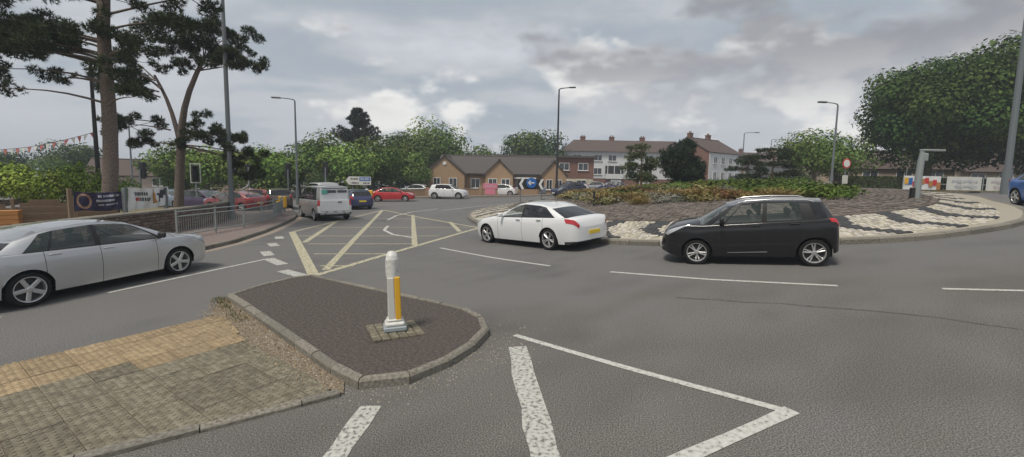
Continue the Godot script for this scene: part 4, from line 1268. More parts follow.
func ring_pt(a: float, d: float) -> Vector2:                 # point d metres inside the roundabout's kerb at angle a (degrees)
	return RC + Vector2(cos(deg_to_rad(a)), sin(deg_to_rad(a))) * (rim(a) - d)
func build_roundabout() -> void:
	# raised island: concrete margin, band of pitched stone with dark chevrons, sett apron, planted middle
	var mid := structure(node("roundabout", self))
	var ringmesh := func(d0: float, d1: float, off: float, steps: int) -> MB:
		var mb := MB.new()
		var m := 180
		for k in m:
			for j in steps:
				var q := []
				for e in [[k, j], [k, j + 1], [k + 1, j + 1], [k + 1, j]]:
					var p := ring_pt(e[0] * 360.0 / m, lerpf(d0, d1, float(e[1]) / steps))
					q.append(Vector3(p.x, g(p.x, p.y) + mound(lerpf(d0, d1, float(e[1]) / steps)) + off, p.y))
				mb.quad(q[3], q[2], q[1], q[0])
				if mb.n[-1].y < 0:
					for z in 4: mb.n[mb.n.size() - 1 - z] *= -1
					var b := mb.i.size() - 6
					for z in [b, b + 3]:
						var t := mb.i[z + 1]
						mb.i[z + 1] = mb.i[z + 2]; mb.i[z + 2] = t
		return mb
	put(ringmesh.call(0.1, 1.2, 0.0, 4), "margin", M.tan_strip, mid)
	put(ringmesh.call(0.2, 2.55, 0.008, 8), "mortar_bed", M.mortar, mid)
	put(ringmesh.call(2.5, 7.0, 0.01, 8), "sett_bed", M.cobble_bed, mid)
	put(ringmesh.call(6.9, 12.0, 0.0, 6), "soil", M.soil, mid)
	# kerb stones round the visible edge
	var ln := []
	var a := 300.0
	while a > 25.0:
		ln.append(ring_pt(a, 0.0)); a -= 1.5
	kerb_run(ln, 0.2, 0.15, 0.915, mid)
	# pitched stones: pale, and dark setts laid as chevrons pointing with the traffic
	var pale := MB.new()
	var dark := MB.new()
	var arc := 0.0
	a = 262.0
	while a > 30.0:
		var r := rim(a)
		var step := 0.15
		var da := rad_to_deg(step / r)
		var margin := 0.32 + 0.9 * smoothstep(92.0, 62.0, a)
		var rows := 14
		for j in rows:
			var d0 := lerpf(margin, 2.5, float(j) / rows)
			var d1 := lerpf(margin, 2.5, float(j + 1) / rows)
			var jj := (j + 0.5) / rows
			var off := (0.5 - jj) * 2.5 if jj < 0.5 else (jj - 0.5) * 0.6
			var isd := fposmod(arc - off + 0.1, 2.0) < (0.46 if jj < 0.42 else 0.62)
			var mb := dark if isd else pale
			var q := []
			var jt := 0.0 if isd else 1.0
			var sk := rng.randf_range(-0.35, 0.35) * da * jt
			for e in [[a, d0], [a - da, d0], [a - da, d1], [a, d1]]:
				var p := ring_pt(e[0] + sk + rng.randf_range(-0.2, 0.2) * da * jt, e[1] + rng.randf_range(-0.03, 0.03) * jt)
				q.append(Vector3(p.x, g(p.x, p.y) + mound(maxf(0.36, e[1])), p.y))
			if isd:
				var s := rng.randf_range(0.75, 1.25)
				mb.col = Color(0.05 * s, 0.051 * s, 0.053 * s)
				stone_block(mb, q, 0.045, 0.07)
			elif rng.randf() < 0.98:
				var s := rng.randf_range(0.6, 1.1)
				mb.col = Color(0.5 * s, 0.46 * s, rng.randf_range(0.35, 0.42) * s)
				stone_block(mb, q, rng.randf_range(0.022, 0.042), rng.randf_range(0.06, 0.16))
		arc += step
		a -= da
	stuff(put(pale, "pale_stones", M.vc_stone, mid))
	stuff(put(dark, "dark_setts", M.vc_stone, mid))
	# rough setts of the apron
	var co := MB.new()
	a = 205.0
	while a > 32.0:
		var d := 2.56
		while d < 7.2:
			var da := rad_to_deg(0.23 / (rim(a) - d))
			if rng.randf() < 0.97:
				var q := []
				for e in [[0.05, 0.01], [-0.95, 0.01], [-0.95, 0.21], [0.05, 0.21]]:
					var p := ring_pt(a + da * e[0] * 0.93 + rng.randf_range(-0.1, 0.1) * da, d + e[1] + rng.randf_range(-0.02, 0.02))
					q.append(Vector3(p.x, g(p.x, p.y) + mound(d + e[1]), p.y))
				var s := rng.randf_range(0.65, 1.35)
				co.col = Color(0.13 * s, 0.11 * s, 0.093 * s)
				stone_block(co, q, rng.randf_range(0.035, 0.07), 0.14)
			d += 0.24
		a -= rad_to_deg(0.23 / (rim(a) - 2.5))
	stuff(put(co, "apron_setts", M.vc_stone, mid))

func build_left_side() -> void:
	# footway behind the approach lane
	var kerb := V([[-11.9, 2.0], [-11.2, -6.0], [-10.5, -11.0], [-9.95, -14.83], [-9.95, -16.4], [-10.5, -19.43], [-11.38, -22.83], [-12.2, -25.6], [-13.1, -27.9], [-14.3, -30.3], [-16.07, -33.33], [-19.79, -37.51], [-24, -41]])
	var poly := PackedVector2Array()
	for p in kerb: poly.append(p)
	for p in [[-27.0, -41.0], [-25, -37.5], [-22.5, -33.5], [-18.5, -29.0], [-16.2, -25.8], [-14.3, -20.0], [-13.6, -11.9], [-13.1, 2.0]]: poly.append(Vector2(p[0], p[1]))
	var fw := structure(put(sheet(poly, 0.12, 1.0), "footway", M.footway))
	kerb_run(kerb, 0.15, 0.135, 0.915, fw)
	put(strip(V([[-11.6, 2.0], [-11.0, -6.0], [-10.28, -11.0], [-9.73, -14.83], [-9.72, -16.4], [-10.27, -19.45], [-11.15, -22.9], [-12.0, -25.7], [-12.85, -28.0], [-14.1, -30.4]]), 0.3, 0.005), "gutter_channel", M.tan_strip, fw)
	# guard railing
	var rp := V([[-12.1, -16.5], [-12.05, -18.6], [-11.95, -20.4], [-12.35, -22.6], [-12.95, -24.9], [-13.9, -27.6], [-15.2, -30.4]])
	for k in rp.size() - 1:
		var a := gv(rp[k].x, rp[k].y, 0.12)
		var b := gv(rp[k + 1].x, rp[k + 1].y, 0.12)
		var t := thing("guard_railing", ["first galvanised guard rail panel, nearest the silver hatchback", "second guard rail panel along the footway, counted from the silver hatchback", "third guard rail panel along the footway, counted from the silver hatchback", "fourth guard rail panel, in front of the tall lamp column", "fifth guard rail panel near the corner", "last guard rail panel at the corner by the yellow box"][k], "railing", a, 0.0, "guard railing panels on the footway")
		var d := b - a
		var m := MB.new()
		m.cyl(Vector3(0, -0.1, 0), Vector3(0, 1.06, 0), 0.036, 0.036, 8)
		put(m, "post", M.galv, t)
		if k == rp.size() - 2:
			m = MB.new()
			m.cyl(d + Vector3(0, -0.1, 0), d + Vector3(0, 1.06, 0), 0.036, 0.036, 8)
			put(m, "post", M.galv, t)
		for y in [1.0, 0.82, 0.14]:
			m = MB.new()
			m.cyl(d * 0.012 + Vector3(0, y, 0), d * 0.985 + Vector3(0, y, 0), 0.024, 0.024, 6)
			put(m, "rail", M.galv, t)
		var cnt := int(d.length() / 0.115)
		for q in range(1, cnt):
			m = MB.new()
			var p := d * (float(q) / cnt)
			m.cyl(p + Vector3(0, 0.15, 0), p + Vector3(0, 0.81, 0), 0.0085, 0.0085, 4)
			put(m, "bar", M.galv, t)
	var yb := thing("marker_box", "small yellow box fixed at the end of the guard railing", "utility box", gv(-15.35, -30.7, 0.12))
	var m := MB.new()
	m.rbox(Vector3(0, 0.62, 0), Vector3(0.5, 0.75, 0.22), 0.03); put(m, "cabinet", M.plastic_yellow, yb)
	m = MB.new()
	m.box(Vector3(0, 0.12, 0), Vector3(0.3, 0.3, 0.15)); put(m, "stand", M.pole_grey, yb)
	# rubble wall with coping
	var wl := V([[-12.9, 0.0], [-13.2, -6.0], [-13.5, -11.9], [-13.85, -16.0], [-14.2, -20.0], [-14.9, -23.0], [-16.0, -25.8], [-18.3, -29.0]])
	var wall := thing("stone_wall", "low rubble stone wall with coping behind the silver hatchback", "wall", Vector3.ZERO)
	var core := MB.new()
	var stn := MB.new()
	for k in wl.size() - 1:
		var a: Vector2 = wl[k]
		var b: Vector2 = wl[k + 1]
		var t := (b - a).normalized()
		var nn := Vector2(-t.y, t.x)                     # towards the road
		if nn.x < 0: nn = -nn
		var len := a.distance_to(b)
		var y0 := g(a.x, a.y)
		var y1 := g(b.x, b.y)
		var c := (a + b) * 0.5
		var hgt := 0.98
		core.box(Vector3(c.x, (y0 + y1) * 0.5 + hgt * 0.5 - 0.1, c.y), Vector3(0.3, hgt + 0.2, len + 0.04), Basis(Vector3(nn.x, 0, nn.y), Vector3.UP, Vector3(nn.x, 0, nn.y).cross(Vector3.UP)))
		var y := 0.1
		while y < hgt - 0.06:
			var rh := rng.randf_range(0.09, 0.16)
			rh = minf(rh, hgt - y)
			var s := 0.0
			while s < len:
				var wdt := rng.randf_range(0.14, 0.42)
				wdt = minf(wdt, len - s)
				var p := a + t * (s + wdt * 0.5) + nn * (0.15 + rng.randf_range(0.0, 0.02))
				var tone := rng.randf_range(0.6, 1.3)
				stn.col = Color(0.165 * tone, 0.125 * tone, 0.1 * tone)
				stn.rbox(Vector3(p.x, lerpf(y0, y1, s / len) + y + rh * 0.5, p.y), Vector3(0.07, rh - 0.014, wdt - 0.016), 0.018, Basis(Vector3(nn.x, 0, nn.y), Vector3.UP, Vector3(nn.x, 0, nn.y).cross(Vector3.UP)))
				s += wdt
			y += rh
		var cnt := maxi(1, int(len / 0.6))
		for q in cnt:
			var cp := MB.new()
			var p := a + t * (len * (q + 0.5) / cnt)
			cp.rbox(Vector3(p.x, g(p.x, p.y) + hgt + 0.05 + rng.randf_range(-0.008, 0.008), p.y), Vector3(0.44, 0.1, len / cnt - 0.01), 0.02, Basis(Vector3(nn.x, 0, nn.y), Vector3.UP, Vector3(nn.x, 0, nn.y).cross(Vector3.UP)))
			put(cp, "coping_stone", M.kerb[rng.randi() % 3], wall)
	put(core, "core", M.dirt, wall)
	stuff(put(stn, "wall_stones", M.vc_stone, wall))
	# raised garden ground behind the wall
	structure(put(sheet(PV([[-13.2, 1.0], [-13.6, -11.9], [-14.35, -20.0], [-16.1, -25.8], [-18.5, -29.0], [-24, -29], [-34, -26], [-34, 1]]), 0.5, 2.0), "terrain", M.grass))
	# fence of arched panels behind the wall
	var fp := V([[-19.9, -15.9], [-18.5, -17.0], [-17.15, -18.0], [-16.1, -18.8]])
	for k in 3:
		var a: Vector2 = fp[k]
		var b: Vector2 = fp[k + 1]
		var at := gv(a.x, a.y, 0.5)
		var t := thing("fence_panel", ["brown arched board fence panel below the hedge, at the picture's left edge", "brown arched board fence panel below the clipped hedge, middle of three", "brown arched board fence panel beside the dark blue banner"][k], "fence", at, 0.0, "arched board fence panels")
		var d := Vector3(b.x - a.x, 0, b.y - a.y)
		var x := d.normalized()
		var bs := Basis(x, Vector3.UP, x.cross(Vector3.UP))
		for q in 8:
			var w: float = d.length() - 0.12
			if q == 7: w *= 0.55
			elif q == 6: w *= 0.85
			m = MB.new()
			m.rbox(d * 0.5 + Vector3(0, 0.06 + q * 0.13, 0) + bs.z * (0.012 * (q % 2)), Vector3(w, 0.14, 0.02), 0.004, bs.rotated(x, 0.08))
			put(m, "board", M.wood, t)
		m = MB.new()
		m.rbox(Vector3(0, 0.5, 0), Vector3(0.09, 1.15, 0.09), 0.01, bs)
		put(m, "post", M.wood, t)
	var pl := thing("timber_planter", "orange stained timber box at the left edge beside the fence", "planter", gv(-18.3, -16.45, 0.5), 0.6)
	for q in 4:
		m = MB.new()
		m.rbox(Vector3(0, 0.1 + q * 0.17, 0), Vector3(0.9, 0.16, 0.5), 0.01); put(m, "board", M.wood_orange, pl)
	# banners strung behind the wall
	banner("printed_banner", "dark blue banner with a gold ring and pale lettering behind the stone wall", Vector3(-16.0, 0, -16.75), Vector3(-15.25, 0, -18.1), 1.12, 1.86, 0)
	banner("printed_banner", "creased white banner with dark and red lettering and a bottle beside the wall", Vector3(-15.2, 0, -18.15), Vector3(-15.5, 0, -20.7), 1.14, 1.98, 1)
	# lamps and traffic lights on this side
	lamp_post("lamp_post", "tall grey lamp column rising out of the picture behind the guard railing", gv(-15.4, -25.2, 0.12), 13.5, Vector3(1.6, 0, 0.5), 0.125, M.pole_grey)
	lamp_post("lamp_post", "dark lamp post with short arm close beside the big pine trunk", gv(-20.0, -22.3, 0.3), 7.4, Vector3(0.9, 0, 0.1), 0.1, M.pole_dark)
	lamp_post("lamp_post", "thin pale lamp post between the two pines, far off", gv(-41.6, -50.5, 0.0), 8.1, Vector3(-1.8, 0, 0.0), 0.1, M.pole_grey)
	lamp_post("lamp_post", "grey lamp post beside the queue with its arm to the left", gv(-18.3, -39.2, 0.1), 8.55, Vector3(-1.5, 0, 0.3), 0.1, M.pole_grey)
	signal_head("traffic light with white border beside the second pine", gv(-22.7, -33.1, 0.05), 2.7, 0.5, true)
	signal_head("traffic light seen from behind on a cranked post, right of the tall lamp column", gv(-18.9, -33.1, 0.05), 2.75, 3.6, false, 0.55)
	signal_head("dark traffic light back beside the grey lamp post by the queue", gv(-17.6, -36.2, 0.05), 2.9, 3.5, false)
	signal_head("dark traffic light standing behind the white tailgate van", gv(-15.6, -38.5, 0.05), 3.1, 3.5, false)
	signal_head("dark traffic light above the white banner", gv(-25.8, -32.0, 0.05), 2.9, 2.9, false)
	signal_head("traffic light against the tall lamp column above the purple car", gv(-18.9, -31.0, 0.05), 3.3, 1.6, false)
	# bunting
	var bn := thing("bunting", "string of red and white bunting flags from the dark lamp post", "bunting", Vector3(-20.0, 4.45, -22.3))
	var e := Vector3(-9.5, -0.75, -1.5)
	var pts := []
	var rad := []
	for k in 13:
		pts.append(e * (k / 12.0) + Vector3(0, -0.45 * sin(PI * k / 12.0), 0)); rad.append(0.012)
	m = MB.new(); m.tube(pts, rad, 4); put(m, "string", M.pole_dark, bn)
	for k in 26:
		var t := (k + 0.5) / 26.0
		var p := e * t + Vector3(0, -0.45 * sin(PI * t) - 0.01, 0)
		var x := e.normalized() * 0.12
		m = MB.new()
		var z := Vector3(0.0, 0, 0.004)
		var w := Vector3(rng.randf_range(-0.05, 0.05), -0.3, rng.randf_range(-0.08, 0.08))
		m.tri(p - x + z, p + w + z, p + x + z); m.tri(p - x - z, p + x - z, p + w - z)
		put(m, "flag", M.faded_red if k % 2 == 0 else M.sign_white, bn)
func banner(called: String, label: String, a: Vector3, b: Vector3, lo: float, hi: float, kind: int) -> void:
	var t := thing(called, label, "banner", Vector3(a.x, g(a.x, a.z), a.z), 0.0, "banners behind the stone wall")
	var d := b - a
	var x := d.normalized()
	var bs := Basis(x, Vector3.UP, x.cross(Vector3.UP))
	var L := d.length()
	var m := MB.new()
	var n := 24
	var off := func(u: float, w: float) -> Vector3:
		var sag := 0.06 * sin(PI * u) * w
		return x * L * u + Vector3(0, lerpf(lo, hi, w) - sag + 0.03 * sin(u * 9.0) * (1.0 - w) - (0.12 * (1.0 - u) * (1.0 - w) if kind == 1 else 0.0), 0) + bs.z * (0.05 * sin(u * 11.0 + w * 3.0) + 0.03 * sin(u * 23.0 - w * 5.0))
	for k in n:
		for j in 6:
			var q := []
			for e in [[k, j], [k + 1, j], [k + 1, j + 1], [k, j + 1]]: q.append(off.call(e[0] / float(n), e[1] / 6.0))
			m.quad(q[0], q[1], q[2], q[3])
			m.quad(q[1] - bs.z * 0.006, q[0] - bs.z * 0.006, q[3] - bs.z * 0.006, q[2] - bs.z * 0.006)
	put(m, "cloth", M.banner_navy if kind == 0 else M.banner_white, t)
	for e in ([0.0] if kind == 0 else [0.0, 1.0]):
		m = MB.new()
		m.rbox(x * L * e - x * 0.08 + Vector3(0, 0.95, 0) - bs.z * 0.05, Vector3(0.13, 2.0, 0.13), 0.01, bs)
		put(m, "post", M.wood if kind == 0 else M.pole_grey, t)
	var mark := func(called2: String, mm: Material, list: Array) -> void:      # flat print on the cloth: quads in (u, w)
		var k := MB.new()
		for r in list:
			var sub := 4
			for s in sub:
				var u0 := lerpf(r[0], r[1], float(s) / sub)
				var u1 := lerpf(r[0], r[1], float(s + 1) / sub)
				for sg in [1.0, -1.0]:
					var z: Vector3 = bs.z * (0.008 if sg > 0 else -0.014)
					var q := [off.call(u0, r[2]) + z, off.call(u1, r[2]) + z, off.call(u1, r[3]) + z, off.call(u0, r[3]) + z]
					if sg > 0: k.quad(q[0], q[1], q[2], q[3])
					else: k.quad(q[1], q[0], q[3], q[2])
		put(k, called2, mm, t)
	if kind == 0:
		var rg := []
		for k in 20:
			var an := TAU * k / 20.0
			var c := Vector2(0.2 + cos(an) * 0.13, 0.5 + sin(an) * 0.36)
			rg.append([c.x - 0.02, c.x + 0.02, c.y - 0.06, c.y + 0.06])
		mark.call("ring_emblem", M.gold, rg)
		var tx := []
		for ln in [[0.45, 0.9, 0.74, 0.86], [0.42, 0.8, 0.5, 0.62], [0.46, 0.85, 0.3, 0.38]]:
			var u: float = ln[0]
			while u < ln[1]:
				var w := rng.randf_range(0.016, 0.032)
				tx.append([u, u + w * 0.75, ln[2], ln[3]]); u += w
				if rng.randf() < 0.15: u += 0.025
		mark.call("lettering", M.ink_pale, tx)
	else:
		var tx := []
		var tr := []
		for ln in [[0.18, 0.44, 0.64, 0.8, 0], [0.17, 0.32, 0.38, 0.55, 1], [0.33, 0.5, 0.38, 0.55, 0]]:
			var u: float = ln[0]
			while u < ln[1]:
				var w := rng.randf_range(0.024, 0.04)
				(tr if ln[4] == 1 else tx).append([u, u + w * 0.7, ln[2], ln[3]]); u += w
		mark.call("lettering", M.ink, tx)
		mark.call("red_lettering", M.sign_red, tr)
		mark.call("bottle_print", M.wood_orange, [[0.58, 0.67, 0.25, 0.75], [0.605, 0.645, 0.75, 0.93]])
		mark.call("dark_print", M.ink, [[0.7, 0.8, 0.25, 0.7], [0.8, 0.9, 0.4, 0.85], [0.9, 0.96, 0.55, 0.93]])

func gable(t: Node3D, x0: float, x1: float, z0: float, z1: float, y0: float, eave: float, ridge: float, along_x: bool, wall: Material, roof: Material, over := 0.35) -> void:
	# a gabled block: walls, then a roof with thickness
	var m := MB.new()
	if along_x:
		var zc := (z0 + z1) * 0.5
		m.quad(Vector3(x0, y0, z1), Vector3(x1, y0, z1), Vector3(x1, eave, z1), Vector3(x0, eave, z1))
		m.quad(Vector3(x1, y0, z0), Vector3(x0, y0, z0), Vector3(x0, eave, z0), Vector3(x1, eave, z0))
		for x in [x0, x1]:
			var p := [Vector3(x, y0, z0), Vector3(x, y0, z1), Vector3(x, eave, z1), Vector3(x, ridge - 0.08, zc), Vector3(x, eave, z0)]
			if x == x1: p.reverse()
			for k in range(1, 4): m.tri(p[0], p[k], p[k + 1])
	else:
		var xc := (x0 + x1) * 0.5
		m.quad(Vector3(x0, y0, z0), Vector3(x0, y0, z1), Vector3(x0, eave, z1), Vector3(x0, eave, z0))
		m.quad(Vector3(x1, y0, z1), Vector3(x1, y0, z0), Vector3(x1, eave, z0), Vector3(x1, eave, z1))
		for z in [z0, z1]:
			var p := [Vector3(x0, y0, z), Vector3(x1, y0, z), Vector3(x1, eave, z), Vector3(xc, ridge - 0.08, z), Vector3(x0, eave, z)]
			if z == z0: p.reverse()
			for k in range(1, 4): m.tri(p[0], p[k], p[k + 1])
	put(m, "wall", wall, t)
	m = MB.new()
	var half := (z1 - z0) * 0.5 if along_x else (x1 - x0) * 0.5
	var slope := Vector2(half, ridge - eave)
	var len := slope.length() + over
	var dir := slope.normalized()
	for sg in [-1.0, 1.0]:
		var down := Vector3(0, -dir.y, dir.x * sg) if along_x else Vector3(dir.x * sg, -dir.y, 0)
		var ax := Vector3(1, 0, 0) if along_x else Vector3(0, 0, 1)
		var nn := ax.cross(down)
		if nn.y < 0: nn = -nn
		var top := Vector3((x0 + x1) * 0.5, ridge, (z0 + z1) * 0.5)
		var span := ((x1 - x0) if along_x else (z1 - z0)) + over * 1.2
		m.box(top + down * len * 0.5 + nn * 0.05, Vector3(span, 0.12, len) , Basis(ax, nn, ax.cross(nn)))
	var rf := put(m, "roof", roof, t)
	m = MB.new()
	var rx := Vector3(1, 0, 0) if along_x else Vector3(0, 0, 1)
	var rc := Vector3((x0 + x1) * 0.5, ridge + 0.1, (z0 + z1) * 0.5)
	var rl := (((x1 - x0) if along_x else (z1 - z0)) + over * 1.2) * 0.5
	m.cyl(rc - rx * rl, rc + rx * rl, 0.13, 0.13, 6)
	put(m, "ridge_tiles", roof, rf)
func chimney(t: Node3D, p: Vector3, w := 0.9, hh := 1.3) -> void:
	var m := MB.new()
	m.box(p + Vector3(0, hh * 0.5 - 0.4, 0), Vector3(w, hh + 0.8, 0.6)); m.box(p + Vector3(0, hh + 0.05, 0), Vector3(w + 0.14, 0.12, 0.74))
	var c := put(m, "chimney", M.brick_red, t)
	for k in 2:
		m = MB.new(); m.cyl(p + Vector3((k - 0.5) * 0.4, hh + 0.08, 0), p + Vector3((k - 0.5) * 0.4, hh + 0.42, 0), 0.12, 0.1, 8); put(m, "chimney_pot", M.wood, c)

func build_far_side() -> void:
	var m: MB
	var F := Basis()
	# far footway and low brick wall of the car park
	var fk := V([[-28.0, -45.2], [-21.0, -47.0], [-14.5, -48.3], [-9.6, -51.6], [-3.6, -54.2], [3.3, -55.6], [9.5, -59.5], [20, -66]])
	var poly := PackedVector2Array()
	for p in fk: poly.append(p + Vector2(0, 1.2))
	for k in range(fk.size() - 1, -1, -1): poly.append(fk[k] + Vector2(-0.5, -1.6))
	var fw := structure(put(sheet(poly, 0.12, 2.0), "far_footway", M.footway))
	var rv := []
	for k in range(fk.size() - 1, -1, -1): rv.append(fk[k] + Vector2(0, 1.2))
	kerb_run(rv, 0.15, 0.13, 1.8, fw)
	var wl := thing("brick_wall", "low buff brick wall in front of the bungalow car park", "wall", Vector3.ZERO)
	var wp := V([[-13.5, -50.0], [-9.9, -53.0], [-3.9, -55.6], [3.0, -57.0], [9.0, -60.9]])
	for k in wp.size() - 1:
		var a: Vector2 = wp[k]
		var b: Vector2 = wp[k + 1]
		var c := (a + b) * 0.5
		var x := Vector3(b.x - a.x, g(b.x, b.y) - g(a.x, a.y), b.y - a.y)
		var bs := Basis(x.normalized(), Vector3.UP, x.normalized().cross(Vector3.UP))
		m = MB.new(); m.box(gv(c.x, c.y, 0.42), Vector3(x.length(), 0.9, 0.24), bs); put(m, "brickwork", M.brick, wl)
		m = MB.new(); m.rbox(gv(c.x, c.y, 0.9), Vector3(x.length(), 0.08, 0.3), 0.02, bs); put(m, "coping", M.kerb[0], wl)
		m = MB.new(); m.rbox(gv(a.x, a.y, 0.52), Vector3(0.42, 1.15, 0.42), 0.02, bs); put(m, "pier", M.brick, wl)
	# bungalow with three front gables
	var bg := thing("bungalow", "buff brick bungalow with grey tiled roof and three front gables", "building", Vector3(0, 0.55, 0))
	gable(bg, -9.6, 5.6, -67.5, -58.8, -0.6, 2.9, 5.15, true, M.brick, M.roof_grey)
	for e in [[-10.9, -6.0, 2.8, 4.85], [-3.4, 0.0, 2.8, 4.45], [3.6, 6.6, 2.8, 4.45]]:
		gable(bg, e[0], e[1], -63.5, -57.2, -0.6, e[2], e[3], false, M.brick, M.roof_grey, 0.3)
	for e in [[-9.4, 0.9, -57.2], [-7.4, 1.0, -57.2], [-4.75, 1.2, -58.8], [-2.5, 1.1, -57.2], [-0.9, 1.1, -57.2], [1.0, 1.0, -58.8], [2.6, 1.0, -58.8], [4.5, 0.8, -57.2], [5.7, 0.8, -57.2]]: window(bg, Vector3(e[0], 1.6, e[2] + 0.01), Vector2(e[1], 1.25), F)
	m = MB.new(); m.box(Vector3(1.8, 0.75, -58.77), Vector3(1.0, 2.1, 0.08)); put(m, "door", M.upvc, bg)
	m = MB.new(); m.box(Vector3(1.5, 2.35, -58.4), Vector3(2.8, 0.18, 0.9)); put(m, "canopy", M.upvc, bg)
	for e in [[-6.0, -3.4], [0.0, 3.6]]:
		m = MB.new(); m.box(Vector3((e[0] + e[1]) * 0.5, 2.72, -58.35), Vector3(e[1] - e[0] - 0.7, 0.18, 0.1)); put(m, "gutter", M.trim, bg)
	m = MB.new(); m.cyl(Vector3(-8.45, 4.0, -57.2), Vector3(-8.45, 4.0, -57.12), 0.22, 0.22, 12); put(m, "gable_vent", M.upvc, bg)
	# flat-roofed block behind it
	var fb := thing("flat_roofed_building", "flat roofed brown and cream two storey block behind the bungalow", "building", Vector3(0, 0.7, 0))
	m = MB.new(); m.box(Vector3(4.8, 3.9, -73), Vector3(14.4, 3.0, 8)); put(m, "upper_wall", M.brick_red, fb)
	m = MB.new(); m.box(Vector3(4.8, 1.2, -73), Vector3(14.3, 2.4, 7.9)); put(m, "lower_wall", M.cream, fb)
	m = MB.new(); m.box(Vector3(4.8, 5.55, -73), Vector3(15.2, 0.3, 8.8)); put(m, "flat_roof", M.roof_grey, fb)
	for e in [[7.6, 4.1], [10.4, 4.1], [10.2, 1.6], [8.2, 1.5], [5.0, 4.1], [2.0, 4.1]]: window(fb, Vector3(e[0], e[1], -68.99), Vector2(1.5, 1.1), F)
	# long white flats
	var fl := thing("apartment_block", "long white three storey flats with brown roof and brick ground floor", "building", Vector3(0, 1.2, 0))
	m = MB.new(); m.box(Vector3(20.2, 4.55, -89), Vector3(22, 4.9, 9)); put(m, "wall", M.render_white, fl)
	m = MB.new(); m.box(Vector3(20.2, 0.8, -89), Vector3(21.9, 2.6, 8.9)); put(m, "brick_base", M.brick_red, fl)
	m = MB.new()
	var q := [Vector3(8.7, 6.95, -84.0), Vector3(31.7, 6.95, -84.0), Vector3(31.7, 6.95, -94.0), Vector3(8.7, 6.95, -94.0), Vector3(11.5, 9.4, -89), Vector3(31.0, 9.4, -89)]
	m.quad(q[0], q[1], q[5], q[4]); m.quad(q[2], q[3], q[4], q[5]); m.tri(q[3], q[0], q[4]); m.tri(q[1], q[2], q[5])
	put(m, "roof", M.roof_brown, fl)
	for x in [13.2, 18.7, 24.5]: chimney(fl, Vector3(x, 8.8, -89), 0.9, 1.1)
	for e in [11.6, 15.4, 18.0, 21.4, 24.6, 28.4]:
		window(fl, Vector3(e, 5.8, -84.49), Vector2(1.5, 1.1), F)
		if e != 18.0: window(fl, Vector3(e, 3.4, -84.49), Vector2(1.5, 1.2), F)
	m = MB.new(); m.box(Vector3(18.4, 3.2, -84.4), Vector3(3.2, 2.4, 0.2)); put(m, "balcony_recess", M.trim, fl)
	for k in 3:
		m = MB.new(); m.box(Vector3(17.2 + k * 1.2, 3.2, -84.28), Vector3(0.12, 2.4, 0.1)); put(m, "balcony_post", M.upvc, fl)
	m = MB.new(); m.box(Vector3(18.4, 2.5, -84.25), Vector3(3.2, 0.9, 0.06)); put(m, "balcony_panel", M.render_white, fl)
	for x in [12.6, 18.8, 24.0]:
		m = MB.new(); m.box(Vector3(x, 0.9, -84.42), Vector3(1.9, 2.0, 0.1)); put(m, "garage_door", M.upvc, fl)
	# second block, turned: brick gable and white front
	var f2 := thing("apartment_block", "white house block with red brick end wall and two chimneys", "building", Vector3(35.2, 1.5, -86.0), 0.62)
	gable(f2, -5.5, 4.5, -4.5, 4.5, -1.0, 6.6, 9.2, true, M.brick_red, M.roof_brown, 0.3)
	m = MB.new(); m.box(Vector3(-0.5, 3.2, 4.53), Vector3(10.0, 6.7, 0.1)); put(m, "rendered_front", M.render_white, f2)
	for e in [-3.8, -1.4, 1.0, 3.2]:
		window(f2, Vector3(e, 5.2, 4.6), Vector2(1.1, 1.2), F); window(f2, Vector3(e, 2.2, 4.6), Vector2(1.0, 2.0), F)
	for x in [-4.6, 1.0]: chimney(f2, Vector3(x, 8.7, 0))
	# houses further along
	for e in [[45.5, -108.0, 0.2, "brown roofed brick house far off between the lamp posts"], [58.0, -112.0, 0.1, "brown roofed house far off right of the roundabout pines"], [73.0, -116.0, 0.0, "far brown roofed house behind the spreading tree"]]:
		var hs := thing("house", e[3], "building", gv(e[0], e[1]), e[2], "houses far along the right-hand road")
		gable(hs, -6, 6, -4, 4, -1.0, 4.9, 7.9, true, M.beige, M.roof_brown, 0.3)
		for x in [-4.0, 0.0, 4.0]: window(hs, Vector3(x, 3.6, 4.01), Vector2(1.6, 1.1), F)
		chimney(hs, Vector3(-3.5, 7.4, 0)); chimney(hs, Vector3(3.8, 7.4, 0))
	var sh := thing("shop", "low grey and white flat fronted shop beyond the roundabout pines", "building", gv(44.5, -76.0), -0.15)
	m = MB.new(); m.box(Vector3(0, 1.6, 0), Vector3(10, 3.4, 6)); put(m, "wall", M.render_white, sh)
	m = MB.new(); m.box(Vector3(0, 3.2, 0.3), Vector3(10.4, 1.3, 6.2)); put(m, "fascia", M.pole_grey, sh)
	for x in [-3.4, 0.0, 3.4]: window(sh, Vector3(x, 1.4, 3.02), Vector2(2.4, 1.6), F)
	for e in [[-34.0, -58.0, 0.3, "brown roofed bungalow showing behind the trees beside the queue"], [-50.5, -63.0, 0.5, "low brown roof showing between the two pines"]]:
		var hs := thing("house", e[3], "building", gv(e[0], e[1]), e[2])
		gable(hs, -5, 5, -4, 4, -1.0, 2.0 if e[0] < -40 else 2.4, 4.0 if e[0] < -40 else 5.0, true, M.beige, M.roof_brown, 0.3)
		for x in [-3.0, 2.5]: window(hs, Vector3(x, 1.2, 4.01), Vector2(1.6, 1.1), F)
	# lamps
	lamp_post("lamp_post", "tallest lamp post in the middle, in front of the bungalow's right gable", gv(4.9, -51.8, 0.1), 11.6, Vector3(1.5, 0, 0.4), 0.13, M.pole_dark)
